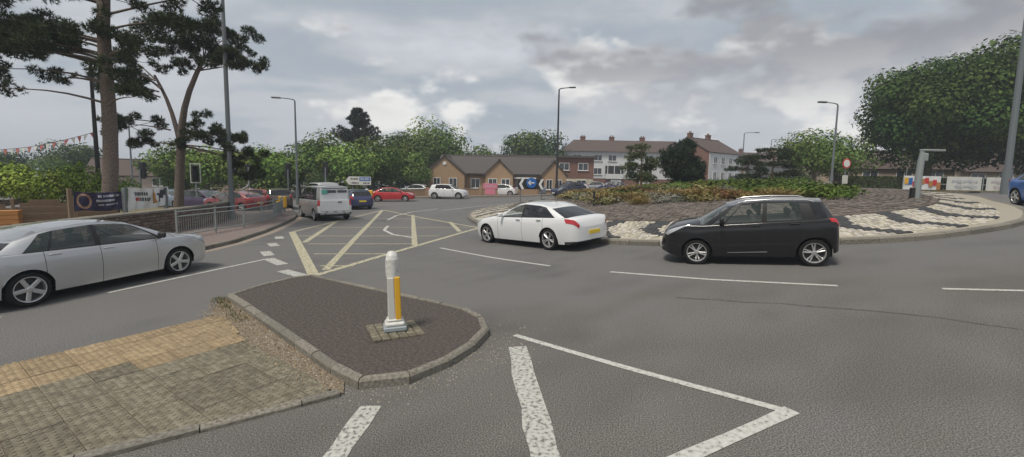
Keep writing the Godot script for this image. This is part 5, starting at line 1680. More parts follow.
	lamp_post("lamp_post", "pale distant lamp post above the white end house", gv(36.0, -73.0, 0.0), 8.8, Vector3(2.2, 0, 0), 0.1, M.pole_grey)
	lamp_post("lamp_post", "faint farthest lamp post above the roundabout pines", gv(50.5, -91.4, 0.0), 9.4, Vector3(2.6, 0, 0), 0.1, M.pole_grey)
	# direction sign beside the van
	var ds := thing("direction_sign", "white direction sign with pointed end and blue panel behind the van", "sign", gv(-15.0, -45.0, 0.1))
	for x in [-0.6, 0.75]:
		m = MB.new(); m.cyl(Vector3(x, -0.1, 0), Vector3(x, 2.25, 0), 0.045, 0.045, 8); put(m, "post", M.pole_grey, ds)
	m = MB.new()
	var sp_ := [Vector2(-1.25, 1.85), Vector2(-0.95, 1.45), Vector2(1.2, 1.45), Vector2(1.2, 2.25), Vector2(-0.95, 2.25)]
	for k in range(1, 4): m.tri(Vector3(sp_[0].x, sp_[0].y, 0.09), Vector3(sp_[k].x, sp_[k].y, 0.09), Vector3(sp_[k + 1].x, sp_[k + 1].y, 0.09))
	for k in 5: m.quad(Vector3(sp_[k].x, sp_[k].y, 0.06), Vector3(sp_[(k + 1) % 5].x, sp_[(k + 1) % 5].y, 0.06), Vector3(sp_[(k + 1) % 5].x, sp_[(k + 1) % 5].y, 0.09), Vector3(sp_[k].x, sp_[k].y, 0.09))
	put(m, "plate", M.sign_cream, ds)
	m = MB.new(); m.box(Vector3(0.62, 2.02, 0.1), Vector3(1.05, 0.32, 0.012)); put(m, "blue_panel", M.sign_blue, ds)
	m = MB.new(); words(m, Vector3(-0.4, 2.03, 0.1), F, 0.75, 0.13); words(m, Vector3(-0.35, 1.64, 0.1), F, 0.8, 0.13); words(m, Vector3(0.75, 1.64, 0.1), F, 0.6, 0.13); put(m, "lettering", M.ink, ds)
	m = MB.new(); words(m, Vector3(0.62, 2.02, 0.106), F, 0.85, 0.13); put(m, "pale_lettering", M.sign_white, ds)
	var yl := thing("refuge_bollard", "small yellow and white bollard between the red car and the van", "bollard", gv(-13.3, -43.2, 0.0))
	m = MB.new(); m.rbox(Vector3(0, 0.55, 0), Vector3(0.42, 1.1, 0.3), 0.06); put(m, "shell", M.plastic_yellow, yl)
	m = MB.new(); m.rbox(Vector3(-0.36, 0.62, 0), Vector3(0.28, 1.2, 0.25), 0.06); put(m, "white_shell", M.plastic_white, yl)
	# pink board on the far footway
	var pk := thing("notice_board", "pink notice board on the far footway in front of the brick wall", "sign", gv(-2.6, -53.5, 0.12), -0.15)
	for k in 2:
		m = MB.new(); m.rbox(Vector3(0, 1.15 - k * 0.66, 0.02 * k), Vector3(1.7 - 0.5 * k, 0.62, 0.05), 0.01); put(m, "panel", M.pink, pk)
	for x in [-0.5, 0.5]:
		m = MB.new(); m.box(Vector3(x, 0.75, -0.06), Vector3(0.06, 1.6, 0.06)); put(m, "post", M.upvc, pk)
	m = MB.new(); words(m, Vector3(0, 1.15, 0.026), F, 1.3, 0.16); put(m, "lettering", M.ink_mauve, pk)
	# chevron board with keep left roundel at the roundabout's nose
	var cs := thing("chevron_sign", "blue keep left roundel between black and white chevron boards", "sign", hv(1.4, -35.6), 0.04)
	for x in [-0.8, 0.82]:
		m = MB.new(); m.cyl(Vector3(x, -0.2, 0), Vector3(x, 1.75, 0), 0.045, 0.045, 8); put(m, "post", M.pole_grey, cs)
	m = MB.new(); m.rbox(Vector3(0, 1.32, 0.07), Vector3(1.95, 0.78, 0.04), 0.01); put(m, "board", M.black, cs)
	for x in [-0.72, 0.78]:
		m = MB.new()
		for sg in [-1.0, 1.0]:
			var p := [Vector3(x - 0.2, 1.32, 0), Vector3(x + 0.0, 1.32, 0), Vector3(x + 0.2, 1.32 + sg * 0.39, 0), Vector3(x + 0.0, 1.32 + sg * 0.39, 0)]
			if sg < 0: p.reverse()
			m.quad(p[0] + Vector3(0, 0, 0.096), p[1] + Vector3(0, 0, 0.096), p[2] + Vector3(0, 0, 0.096), p[3] + Vector3(0, 0, 0.096))
		put(m, "white_chevron", M.sign_white, cs)
	m = MB.new(); m.lathe([[0.0, 0.1], [0.36, 0.1], [0.39, 0.12], [0.39, 0.135], [0.0, 0.14]], Vector3(0.03, 1.42, 0), Vector3(0, 0, 1), 24); put(m, "roundel", M.sign_blue, cs)
	m = MB.new()
	m.box(Vector3(0.08, 1.42, 0.15), Vector3(0.36, 0.09, 0.012))
	for sg in [-1.0, 1.0]: m.box(Vector3(-0.13, 1.42 + sg * 0.07, 0.151), Vector3(0.26, 0.085, 0.012), Basis(Vector3(0, 0, 1), sg * 0.75))
	put(m, "arrow", M.sign_white, cs)

func build_right_side() -> void:
	var m: MB
	var F := Basis()
	# bank of dry grass beyond the roundabout
	var poly := PV([[19.0, -50.0], [22.5, -43.0], [27.0, -36.0], [31.0, -31.5], [38.0, -27.0], [52.0, -22.0], [66.0, -24.0], [66.0, -70.0], [40.0, -62.0], [22.0, -56.0]])
	var vg := sheet(poly, 0.1, 1.5)
	structure(put(vg, "verge", M.grass))
	var kb := V([[19.0, -50.0], [22.5, -43.0], [27.0, -36.0], [31.0, -31.5], [38.0, -27.0], [52.0, -22.0]])
	kb.reverse()
	var ks := structure(node("verge_kerb", self))
	kerb_run(kb, 0.15, 0.12, 1.2, ks)
	var tf := MB.new()
	for k in 9000:
		var p := Vector2(rng.randf_range(20, 62), rng.randf_range(-62, -23))
		if not Geometry2D.is_point_in_polygon(p, poly): continue
		var c: Color = [Color(0.15, 0.13, 0.05), Color(0.22, 0.17, 0.075), Color(0.1, 0.11, 0.035), Color(0.27, 0.22, 0.11)][k % 4]
		tf.col = c
		for e in 3:
			var b := gv(p.x + rng.randf_range(-0.1, 0.1), p.y + rng.randf_range(-0.1, 0.1), 0.1)
			var s := Vector3(rng.randfn(), 0, rng.randfn()).normalized() * 0.02
			tf.tri(b - s, b + s, b + Vector3(rng.randfn() * 0.05, rng.randf_range(0.06, 0.16), rng.randfn() * 0.05))
	stuff(tag(put(tf, "grass", M.leaf), "dry yellowing grass on the bank under the chestnut trees", "grass"))
	# low rail with banners on it
	var rl := thing("low_rail", "low grey tubular rail on the verge carrying three banners", "railing", gv(27.0, -31.0, 0.1))
	var a := Vector3(-2.3, 0.1, 2.6)
	var d := Vector3(9.4, 0.1, -3.4)
	d = Vector3(9.6, 0.0, -0.8)
	a = Vector3(-1.2, 0.0, 0.4)
	for k in 6:
		m = MB.new(); m.cyl(a + d * (k / 5.0) + Vector3(0, -0.3, 0), a + d * (k / 5.0) + Vector3(0, 1.02, 0), 0.03, 0.03, 8); put(m, "post", M.galv, rl)
	for y in [1.0, 0.55]:
		m = MB.new(); m.cyl(a + Vector3(0, y, 0), a + d + Vector3(0, y, 0), 0.025, 0.025, 8); put(m, "rail", M.galv, rl)
	var lab := ["colourful printed banner tied to the low rail, left of the grey post", "white banner with faint blue writing on the low rail", "white banner with faint mauve writing on the low rail"]
	var x := d.normalized()
	var bs := Basis(x, Vector3.UP, x.cross(Vector3.UP))
	for k in 3:
		var o: Vector3 = Vector3(27.0, g(27.0, -31.0) + 0.1, -31.0) + a + d * [0.0, 0.32, 0.62][k] + Vector3(0, 0.62, 0) + bs.z * 0.05
		var w: float = [2.6, 2.5, 2.3][k]
		var b := thing("rail_banner", lab[k], "banner", o + x * w * 0.5, 0.0, "banners on the low rail")
		m = MB.new()
		for q in 12:
			for s in [1.0, -1.0]:
				var p := []
				for e in [[q, 0], [q + 1, 0], [q + 1, 1], [q, 1]]:
					var u: float = e[0] / 12.0 - 0.5
					p.append(x * w * u + Vector3(0, -0.45 + 0.9 * e[1], 0) + bs.z * (0.025 * sin(u * 17.0) + 0.003 * s))
				if s > 0: m.quad(p[0], p[1], p[2], p[3])
				else: m.quad(p[1], p[0], p[3], p[2])
		put(m, "cloth", M.sign_cream if k > 0 else M.banner_white, b)
		if k > 0:
			m = MB.new()
			words(m, Vector3(0, 0.15, 0), bs, w * 0.75, 0.16, 0.034); words(m, Vector3(0.1, -0.18, 0), bs, w * 0.65, 0.14, 0.034)
			put(m, "lettering", M.ink_pale if k == 1 else M.ink_mauve, b)
		else:
			var cl := [M.plastic_yellow, M.teal, M.sign_blue, M.wood_orange, M.sign_red]
			for q in 9:
				m = MB.new()
				m.box(x * w * ((q + 0.5) / 9.0 - 0.5) + Vector3(0, rng.randf_range(-0.2, 0.2), 0) + bs.z * 0.035, Vector3(w / 9.5, rng.randf_range(0.3, 0.5), 0.008), bs)
				put(m, "print", cl[(q * 2) % 5 if q < 5 else 3 + q % 2], b)
	# clipped hedges behind the verge
	for e in [[30.5, -44.0, 42.0, -45.5, 1.35, "clipped dark hedge beside the round sign, left of the chestnut trunks"], [42.5, -45.4, 60.0, -44.0, 1.3, "long clipped hedge behind the chestnut trunks"]]:
		var hg := thing("hedge", e[5], "hedge", gv((e[0] + e[2]) * 0.5, (e[1] + e[3]) * 0.5, 0.1))
		var dv := Vector3(e[2] - e[0], 0, e[3] - e[1])
		var hx := dv.normalized()
		var hb := Basis(hx, Vector3.UP, hx.cross(Vector3.UP))
		var L := dv.length()
		m = MB.new()
		m.rbox(Vector3(0, e[4] * 0.5, 0), Vector3(L - 0.3, e[4] - 0.2, 0.9), 0.1, hb)
		put(m, "branches", mat(lin(.11, .085, .055), 0.95), hg)
		m = MB.new()
		for k in int(L * 420):
			var f := rng.randi() % 5
			var p := Vector3(rng.randf_range(-0.5, 0.5) * L, rng.randf_range(0.05, 1) * e[4], 0.58)
			var nn := Vector3(0, 0, 1)
			if f < 2:
				p = Vector3(rng.randf_range(-0.5, 0.5) * L, e[4] * rng.randf_range(0.93, 1.07), rng.randf_range(-0.6, 0.6)); nn = Vector3.UP
			elif f == 4: p.z = -0.58
			p.z += rng.randfn() * 0.05
			nn = (nn + Vector3(rng.randfn(), rng.randfn(), rng.randfn()) * 0.5).normalized()
			var tx := nn.cross(Vector3(rng.randfn(), rng.randfn(), rng.randfn())).normalized() * 0.07
			var ty := nn.cross(tx)
			var s := rng.randf_range(0.7, 1.3)
			m.col = Color(0.055 * s, 0.085 * s, 0.026 * s)
			var c := hb * p
			m.quad(c - hb * tx, c - hb * ty, c + hb * tx, c + hb * ty)
		put(m, "foliage", M.leaf, hg)
	# houses seen below the crowns
	for e in [[46.0, -60.0, -0.2, "cream house seen under the chestnut crown, left of the trunks"], [64.0, -62.0, -0.1, "pale house behind the hedge at the picture's right edge"]]:
		var hs := thing("house", e[3], "building", gv(e[0], e[1]), e[2], "houses behind the hedges")
		gable(hs, -7, 7, -4, 4, -1.0, 3.0, 5.2, true, M.beige, M.roof_brown, 0.3)
		for xx in [-5.0, -1.8, 1.8, 5.0]: window(hs, Vector3(xx, 2.2, 4.01), Vector2(1.7, 1.2), F)
		m = MB.new(); m.box(Vector3(0.1, 1.1, 4.05), Vector3(1.0, 2.1, 0.1)); put(m, "door", M.wood, hs)
	# posts and signs
	var ps := hv(15.4, -17.6)
	var sn := thing("sensor_post", "thick grey post with flat arm on the roundabout apron", "post", ps)
	m = MB.new(); m.tube([Vector3(0, -0.3, 0), Vector3(0, 0.9, 0), Vector3(0.03, 1.5, 0), Vector3(0.05, 1.86, 0)], [0.12, 0.118, 0.105, 0.07], 10); put(m, "column", M.galv, sn)
	m = MB.new(); m.rbox(Vector3(0.42, 1.86, 0), Vector3(0.86, 0.07, 0.2), 0.02); put(m, "arm", M.galv, sn)
	m = MB.new(); m.rbox(Vector3(0.14, 1.6, 0.02), Vector3(0.18, 0.3, 0.16), 0.03); put(m, "bracket", M.galv, sn)
	m = MB.new(); m.rbox(Vector3(-0.2, 0.2, 0.02), Vector3(0.12, 0.5, 0.16), 0.02); put(m, "black_box", M.black, sn)
	lamp_post("lamp_post", "slim lamp post right of the planting with its arm to the left", gv(25.1, -36.5, 0.1), 6.7, Vector3(-1.4, 0, 0.2), 0.09, M.pole_grey)
	lamp_post("lamp_post", "stout lamp column at the right edge behind the blue car", gv(26.2, -24.6, 0.0), 11.5, Vector3(1.6, 0, -0.5), 0.16, M.pole_grey)
	var sg := thing("speed_sign", "round red rimmed sign on a short post beside the hedge", "sign", gv(27.2, -38.0, 0.1), 0.2)
	m = MB.new(); m.cyl(Vector3(0, -0.2, 0), Vector3(0, 2.6, 0), 0.045, 0.045, 8); put(m, "post", M.pole_grey, sg)
	m = MB.new(); m.lathe([[0.0, 0.05], [0.4, 0.05], [0.4, 0.08], [0.0, 0.085]], Vector3(0, 2.3, 0), Vector3(0, 0, 1), 24); put(m, "rim", M.sign_red, sg)
	m = MB.new(); m.lathe([[0.3, 0.09], [0.29, 0.1], [0.0, 0.1]], Vector3(0, 2.3, 0), Vector3(0, 0, 1), 24); put(m, "face", M.sign_white, sg)
	m = MB.new(); m.box(Vector3(0.02, 0.9, 0.02), Vector3(0.42, 0.9, 0.12)); put(m, "lower_plate", M.sign_cream, sg)
	var tp := thing("thin_post", "thin grey post standing on the grass bank before the hedge", "post", gv(33.5, -39.5, 0.1))
	m = MB.new(); m.cyl(Vector3(0, -0.1, 0), Vector3(0, 1.9, 0), 0.05, 0.05, 8); put(m, "pole", M.pole_grey, tp)
	m = MB.new(); m.rbox(Vector3(0, 1.92, 0), Vector3(0.14, 0.05, 0.14), 0.01); put(m, "cap", M.pole_grey, tp)

func build_cars() -> void:
	var T := car_types()
	var c := make_car("silver_hatchback", "silver five door hatchback passing the stone wall, nearest car", "car", T.hatch, M.paint_silver)
	seat(c, -9.34, -9.98, Vector2(0.262, -0.965))
	c.transform.basis = c.transform.basis * Basis.from_scale(Vector3(1, 1, 1.05))
	c = make_car("white_saloon", "white four door saloon with dark rear windows beside the roundabout", "car", T.saloon, M.paint_white)
	seat(c, 0.78, -15.7, Vector2(-0.683, -0.73))
	c = make_car("black_hatchback", "small black five door car with roof rails before the chevron stones", "car", T.mini, M.paint_black)
	seat(c, 5.78, -11.0, Vector2(-0.916, -0.402))
	var v := make_car("grey_van", "grey van with white lettered tailgate waiting at the yellow box", "van", T.van, M.paint_grey)
	seat(v, -11.05, -26.9, Vector2(-0.6, -0.8))
	var F := Basis()
	var m := MB.new()
	var zr: float = T.van.L - T.van.front - T.van.wb * 0.5 + 0.02
	m.rbox(Vector3(-0.52, 1.58, zr - 0.04), Vector3(0.3, 0.24, 0.05), 0.02); put(m, "teal_emblem", M.teal, v)
	m = MB.new(); words(m, Vector3(0.15, 1.6, zr - 0.045), F, 1.05, 0.16, 0.03, 0.02); m.box(Vector3(0.0, 1.77, zr - 0.06), Vector3(1.3, 0.03, 0.06)); put(m, "lettering", M.ink, v)
	m = MB.new(); m.rbox(Vector3(0, 0.84, zr - 0.02), Vector3(1.52, 0.6, 0.05), 0.02); put(m, "rear_door", M.paint_white, v)
	m = MB.new(); m.rbox(Vector3(0.25, 1.02, zr), Vector3(0.22, 0.06, 0.06), 0.015); put(m, "handle", M.trim, v)
	c = make_car("white_crossover", "white crossover with dark windows before the buff brick bungalow", "car", T.suv, M.paint_white)
	seat(c, -6.9, -49.6, Vector2(0.97, 0.12))
	c = make_car("red_hatchback", "bright red hatchback crossing beyond the yellow box", "car", T.hatch, M.paint_red)
	seat(c, -11.6, -44.6, Vector2(0.98, -0.1))
	c.transform.basis = c.transform.basis.scaled(Vector3.ONE * 0.92)
	c = make_car("blue_hatchback", "bright blue car cut by the right edge of the picture", "car", T.hatch, M.paint_blue)
	seat(c, 20.0, -16.5, Vector2(-0.35, 0.94))
	c = make_car("navy_estate", "dark navy car turning beside the chevron sign", "car", T.suv, M.paint_navy)
	seat(c, 6.4, -52.5, Vector2(-0.85, 0.5))
	c = make_car("dark_blue_hatchback", "dark blue car behind the roundabout planting, before the white flats", "car", T.hatch, M.paint_dkblue)
	seat(c, 13.2, -61.5, Vector2(-0.98, -0.1))
	c = make_car("blue_estate", "dark blue estate half hidden right of the van", "car", T.estate, M.paint_dkblue)
	seat(c, -12.2, -35.5, Vector2(-0.55, -0.83))
	c = make_car("bronze_crossover", "dark bronze crossover waiting left of the van", "car", T.suv, M.paint_bronze)
	seat(c, -17.6, -34.6, Vector2(-0.5, -0.86))
	c = make_car("dark_red_hatchback", "dark red car behind the guard railing, nearest the tall lamp column", "car", T.hatch, M.paint_darkred)
	seat(c, -19.2, -32.0, Vector2(-0.95, -0.3))
	c = make_car("red_estate", "red estate car in the queue between dark red and bronze cars", "car", T.estate, M.paint_darkred)
	seat(c, -20.3, -36.6, Vector2(-0.9, -0.4))
	c = make_car("purple_hatchback", "purple hatchback in the queue left of the tall lamp column", "car", T.hatch, M.paint_purple)
	seat(c, -22.6, -33.8, Vector2(0.95, 0.3))
	c = make_car("grey_blue_saloon", "pale blue grey saloon beside the second pine trunk", "car", T.saloon, M.paint_steelblue)
	seat(c, -26.2, -35.5, Vector2(0.95, 0.3))
	c = make_car("white_camper_van", "white camper van behind the grey van's roof", "van", T.van, M.paint_white)
	seat(c, -16.2, -39.2, Vector2(-0.6, -0.8))
	# parked behind the low wall
	var rows := [["hatch", "paint_steelblue", -13.9, -56.0, "pale blue hatchback parked at the bungalow's left corner"], ["saloon", "paint_white", -11.6, -54.6, "white saloon parked between the red car and the bungalow"], ["hatch", "paint_silver", -17.0, -55.5, "silver hatchback parked behind the red car"], ["suv", "paint_grey", -20.4, -56.2, "grey car parked farthest along under the trees"], ["hatch", "paint_white", -1.4, -56.6 - 0.0, "white hatchback parked before the middle gable"], ["estate", "paint_steelblue", 1.9, -57.6, "pale blue estate parked before the bungalow door"], ["hatch", "paint_white", 8.6, -65.5, "white hatchback parked before the flat roofed block"], ["hatch", "paint_silver", 11.6, -67.5, "silver hatchback parked at the right end of the flat roofed block"]]
	for e in rows:
		c = make_car("parked_car", e[4], "car", T[e[0]], M[e[1]], "cars parked by the buildings")
		seat(c, e[2], e[3] + (0.0 if e[2] < -3 or e[2] > 8 else -0.1), Vector2(-0.9, -0.25 if e[2] < 0 else 0.1))

func pine(called: String, label: String, at: Vector3, trunk: Array, rad: Array, limbs: Array, lobes: Array, count: int, size: float) -> void:
	var t := thing(called, label, "tree", at, 0.0, "pine trees")
	var m := MB.new()
	m.tube(trunk, rad, 14)
	for l in limbs: limb(m, l[0], l[1], l[2], l[3], l[4], 7)
	put(m, "trunk", M.bark, t)
	put(needles(lobes, count, size, [Color(0.042, 0.06, 0.026), Color(0.055, 0.078, 0.034), Color(0.08, 0.1, 0.05)]), "crown", M.needle, t)

func build_planting() -> void:
	# two tall pines behind the wall
	rng.seed = 31
	var V3 := func(a: float, b: float, c: float) -> Vector3: return Vector3(a, b, c)
	var trunk := []
	var rad := []
	for k in 10:
		var y := k * 1.45 - 0.4
		trunk.append(Vector3(0.08 * sin(k * 0.8) + 0.085 * k, y, 0.06 * cos(k))); rad.append(lerpf(0.29, 0.19, k / 9.0) * (1.2 if k == 0 else 1.0))
	var lobes := []
	var limbs := []
	for e in [[-3.6, 7.6, 0.8, 1.5], [-5.0, 7.4, 0.2, 1.4], [-2.2, 7.3, 1.2, 1.0], [-6.4, 7.7, 0.5, 1.2], [-4.2, 6.6, 0.0, 1.0], [-2.6, 6.4, -1.0, 0.8], [-1.2, 7.0, 1.3, 0.8], [1.3, 6.2, 0.8, 0.9], [1.9, 7.4, 0.2, 1.2], [2.9, 8.6, -0.2, 1.3], [-3.2, 9.6, 0.4, 1.3], [-5.0, 9.9, 0.8, 1.4], [-1.5, 9.4, 1.4, 1.1], [1.2, 9.2, 1.0, 1.2], [4.2, 9.4, 0.4, 1.3], [2.6, 10.4, 0.0, 1.4], [-2.4, 11.0, 0.0, 1.5], [0.6, 11.2, -0.6, 1.6], [4.8, 10.8, -0.4, 1.3], [-6.6, 10.4, 0.0, 1.2], [0.0, 12.6, 0.0, 1.8], [-2.0, 12.8, 0.6, 1.5], [2.4, 12.4, 0.4, 1.6], [2.2, 5.4, 0.9, 0.7], [-7.6, 8.0, 0.2, 0.9], [-3.4, 5.7, 0.5, 0.55], [-1.0, 7.8, 1.0, 1.0], [-1.9, 8.0, 0.6, 1.15], [-0.9, 7.3, 1.3, 0.8], [-2.8, 8.0, 0.6, 1.2], [-4.4, 8.0, 0.4, 1.3], [-1.6, 7.2, 0.4, 0.9], [0.9, 7.9, 0.9, 0.9]]:
		var p := Vector3(e[0], e[1], e[2])
		for q in 9:
			var o: Vector3 = Vector3(rng.randfn() * 0.52, rng.randfn() * 0.2, rng.randfn() * 0.52) * e[3]
			var r: float = rng.randf_range(0.2, 0.36) * e[3]
			lobes.append([p + o, Vector3(r, r * 0.78, r)])
			if q % 3 == 0: limbs.append([p + Vector3(0, -0.12, 0), p + o, 0.02, 0.008, 0.0])
		limbs.append([Vector3(0.06 * p.y, p.y - 0.1 - absf(e[0]) * 0.14, 0), p + Vector3(0, -0.12, 0), 0.055, 0.012, -0.05])
	pine("pine_tree", "tallest pine with thick bare trunk behind the dark blue banner", gv(-17.3, -19.6, 0.3), trunk, rad, limbs, lobes, 21000, 0.18)
	trunk = []; rad = []; lobes = []; limbs = []
	for k in 6:
		trunk.append(Vector3(0.09 * k - 0.3, k * 0.95 - 0.4, 0)); rad.append(lerpf(0.26, 0.2, k / 5.0))
	limbs.append([Vector3(0.1, 4.1, 0), Vector3(1.5, 8.8, -0.3), 0.2, 0.1, 0.02]); limbs.append([Vector3(0.05, 4.0, 0), Vector3(-1.0, 7.6, 0.2), 0.14, 0.06, -0.06])
	limbs.append([Vector3(-0.75, 6.9, 0.1), Vector3(-1.9, 7.75, 0.2), 0.07, 0.04, 0.0])
	for e in [[1.6, 9.5, 0.0, 1.6], [0.3, 9.2, 0.3, 1.1], [3.0, 9.0, 0.3, 1.2], [4.1, 8.3, 0.1, 1.1], [2.6, 8.3, 0.5, 0.9], [0.6, 8.2, 0.4, 0.8], [-2.2, 7.6, 0.2, 1.2], [-3.0, 7.0, 0.4, 1.1], [-1.6, 6.7, 0.5, 0.8], [-3.3, 5.2, 0.3, 1.0], [-2.2, 4.9, 0.5, 1.0], [-1.6, 3.9, 0.6, 0.8], [1.3, 4.9, 0.4, 1.1], [2.2, 4.4, 0.6, 1.0], [3.2, 4.4, 0.1, 0.8], [0.7, 4.1, 0.8, 0.6], [3.9, 3.3, 0.0, 0.9], [4.3, 2.5, 0.0, 0.8], [3.4, 2.9, 0.2, 0.6], [1.4, 10.5, -0.3, 1.2], [-2.7, 8.6, -0.2, 0.9], [2.9, 10.0, -0.5, 1.0]]:
		var p := Vector3(e[0], e[1], e[2])
		for q in 9:
			var o: Vector3 = Vector3(rng.randfn() * 0.52, rng.randfn() * 0.24, rng.randfn() * 0.52) * e[3]
			var r: float = rng.randf_range(0.2, 0.36) * e[3]
			lobes.append([p + o, Vector3(r, r * 0.78, r)])
			if q % 3 == 0: limbs.append([p + Vector3(0, -0.12, 0), p + o, 0.02, 0.008, 0.0])
		var from := Vector3(-0.2, 4.2, 0).lerp(Vector3(1.4, 8.6, -0.3), clampf((p.y - 4.0) / 5.0, 0, 1)) if p.x > 0 else Vector3(-0.25, 4.0, 0).lerp(Vector3(-1.0, 7.4, 0.2), clampf((p.y - 4.2) / 3.5, 0, 1))
		if p.y < 4.2: from = Vector3(-0.2, 3.9, 0)
		limbs.append([from, p, 0.045, 0.012, -0.03])
	pine("pine_tree", "forked pine with a spreading crown between its lamp column and the tallest pine", gv(-18.6, -25.9, 0.3), trunk, rad, limbs, lobes, 14500, 0.18)
	# clipped garden hedge on the left
	var m := MB.new()
	var hl := []
	for k in 15: hl.append([Vector3(-3.4 + k * 0.48, 1.0 + 0.25 * sin(k * 1.3) + (0.22 if k > 3 and k < 12 else 0.0), rng.randf_range(-0.4, 0.4)), Vector3(0.75, 0.78, 0.8)])
	var hd := thing("hedge", "bright green rounded hedge above the arched fence panels", "hedge", gv(-21.6, -20.4, 0.85), 0.55)
	m.tube([Vector3(-3.2, 0.0, 0), Vector3(0, 0.5, 0), Vector3(3.2, 0.0, 0)], [0.1, 0.14, 0.1], 6); put(m, "stems", M.bark, hd)
	put(leaves(hl, 17000, 0.1, [Color(0.2, 0.31, 0.055), Color(0.16, 0.26, 0.045), Color(0.25, 0.36, 0.07)]), "foliage", M.leaf, hd)
	# broadleaf kinds
	rng.seed = 88
	var bright := [Color(0.168, 0.256, 0.055), Color(0.132, 0.211, 0.044), Color(0.210, 0.301, 0.072)]
	var mid := [Color(0.102, 0.164, 0.042), Color(0.079, 0.131, 0.033), Color(0.132, 0.198, 0.053)]
	var deep := [Color(0.060, 0.096, 0.033), Color(0.046, 0.077, 0.026), Color(0.078, 0.115, 0.040)]
	var grey := [Color(0.132, 0.166, 0.088), Color(0.108, 0.141, 0.072), Color(0.156, 0.192, 0.105)]
	var kinds := {"bright": broad_tree(7, 6.0, bright, 7000, 0.24), "bright2": broad_tree(7, 5.2, bright, 6400, 0.24, 11), "mid": broad_tree(8, 7.0, mid, 8000, 0.27), "mid2": broad_tree(9, 9.0, mid, 11000, 0.28, 20, 0.25), "deep": broad_tree(7, 7.0, deep, 8000, 0.27), "grey": broad_tree(8, 7.5, grey, 6000, 0.27)}
	# kind, x, z, height in metres, label
	var list := [
		["deep", -71.4, -65.7, 5.6, "dark round tree at the left edge far behind the hedge"], ["deep", -65.3, -68.9, 7.1, "broad dark tree far behind the clipped hedge"], ["mid", -62.0, -62.6, 5.0, "small tree far behind the hedge, between two darker crowns"],
		["mid", -50.3, -62.6, 4.4, "small far tree seen between the two pine trunks"], ["mid", -33.1, -45.6, 6.1, "leafy tree behind the forked pine's trunk"], ["bright", -29.5, -44.5, 5.6, "bright green tree above the pale blue grey saloon"], ["bright2", -27.5, -45.5, 5.0, "bright green tree behind the tall lamp column"],
		["bright", -25.2, -46.6, 5.8, "bright green tree above the dark red car"], ["mid", -27.5, -55.6, 5.6, "darker tree left of the grey lamp post by the queue"],
		["mid", -21.7, -52.8, 7.8, "green tree behind the grey van, right of the lamp post"], ["bright", -18.3, -50.7, 6.4, "bright tree behind the white direction sign"], ["mid", -16.6, -54.8, 7.4, "green tree below the spiky conifer"], ["mid", -14.1, -56.8, 6.8, "green tree above the red hatchback"], ["mid", -11.9, -56.0, 4.4, "small bright tree above the parked cars"], ["bright", -24.0, -52.0, 5.2, "bright shrubby tree behind the camper van"],
		["mid2", -12.4, -69.3, 11.4, "large domed tree above the bungalow's left gable"], ["deep", -15.6, -67.1, 9.0, "dark tree between the conifer and the large domed tree"], ["mid", -4.9, -73.0, 7.6, "round tree behind the bungalow's roof"], ["mid", -7.8, -74.9, 6.8, "small round tree left of the bungalow ridge"], ["deep", 4.2, -85.5, 11.4, "dark round tree behind the flat roofed block"],
		["grey", 45.5, -62.0, 3.8, "grey green bush tree near the low shop"], ["deep", 33.5, -58.0, 2.8, "dark bush before the white end house"], ["deep", 38.0, -60.0, 2.6, "dark bush right of the white end house"], ["deep", -36.0, -50.0, 3.4, "dark shrubby tree below the leafy ones behind the forked pine"], ["deep", -20.0, -49.0, 3.2, "dark undergrowth tree behind the direction sign"], ["deep", -25.0, -48.5, 3.2, "dark undergrowth tree behind the queue"]]
	for e in list:
		var km: ArrayMesh = kinds[e[0]][1]
		tree_node("broadleaf_tree", e[4], kinds[e[0]], gv(e[1], e[2], -0.1), e[3] / km.get_aabb().end.y, rng.randf() * TAU, "trees round the junction")
	# monkey-puzzle like conifer
	var tr := MB.new()
	tr.tube([Vector3(0, -0.3, 0), Vector3(0, 6, 0), Vector3(0, 11.4, 0)], [0.32, 0.2, 0.04], 8)
	var nl := []
	for k in 95:
		var y := lerpf(6.0, 11.2, pow(rng.randf(), 1.3))
		var a := rng.randf() * TAU
		var r := (12.0 - y) * 0.6 * rng.randf_range(0.75, 1.1)
		var b := Vector3(cos(a) * r, y + r * 0.5, sin(a) * r)
		limb(tr, Vector3(0, y, 0), b, 0.06, 0.02, 0.08, 5)
		for q in 5: nl.append([Vector3(0, y, 0).lerp(b, 0.35 + 0.16 * q) + Vector3(0, -0.1, 0), Vector3(0.2, 0.17, 0.2)])
	tree_node("conifer_tree", "dark spiky topped conifer standing above the green trees", [tr.mesh(), needles(nl, 6500, 0.28, [Color(0.03, 0.045, 0.028), Color(0.04, 0.058, 0.034)])], gv(-21.4, -64.5), 1.0, 0.0, "", "tree", M.bark, M.needle)
	# big chestnuts on the right
	rng.seed = 77
	var ch := broad_tree(13.0, 13.0, [Color(0.043, 0.082, 0.020), Color(0.035, 0.065, 0.016), Color(0.059, 0.104, 0.027), Color(0.069, 0.117, 0.031)], 60000, 0.25, 46, 0.18, Vector2(0.5, 0.92), Vector2(0.12, 0.24))
	var ch2 := broad_tree(13.0, 12.0, [Color(0.05, 0.088, 0.024), Color(0.038, 0.068, 0.018), Color(0.066, 0.108, 0.032)], 56000, 0.25, 40, 0.18, Vector2(0.5, 0.95), Vector2(0.12, 0.25))
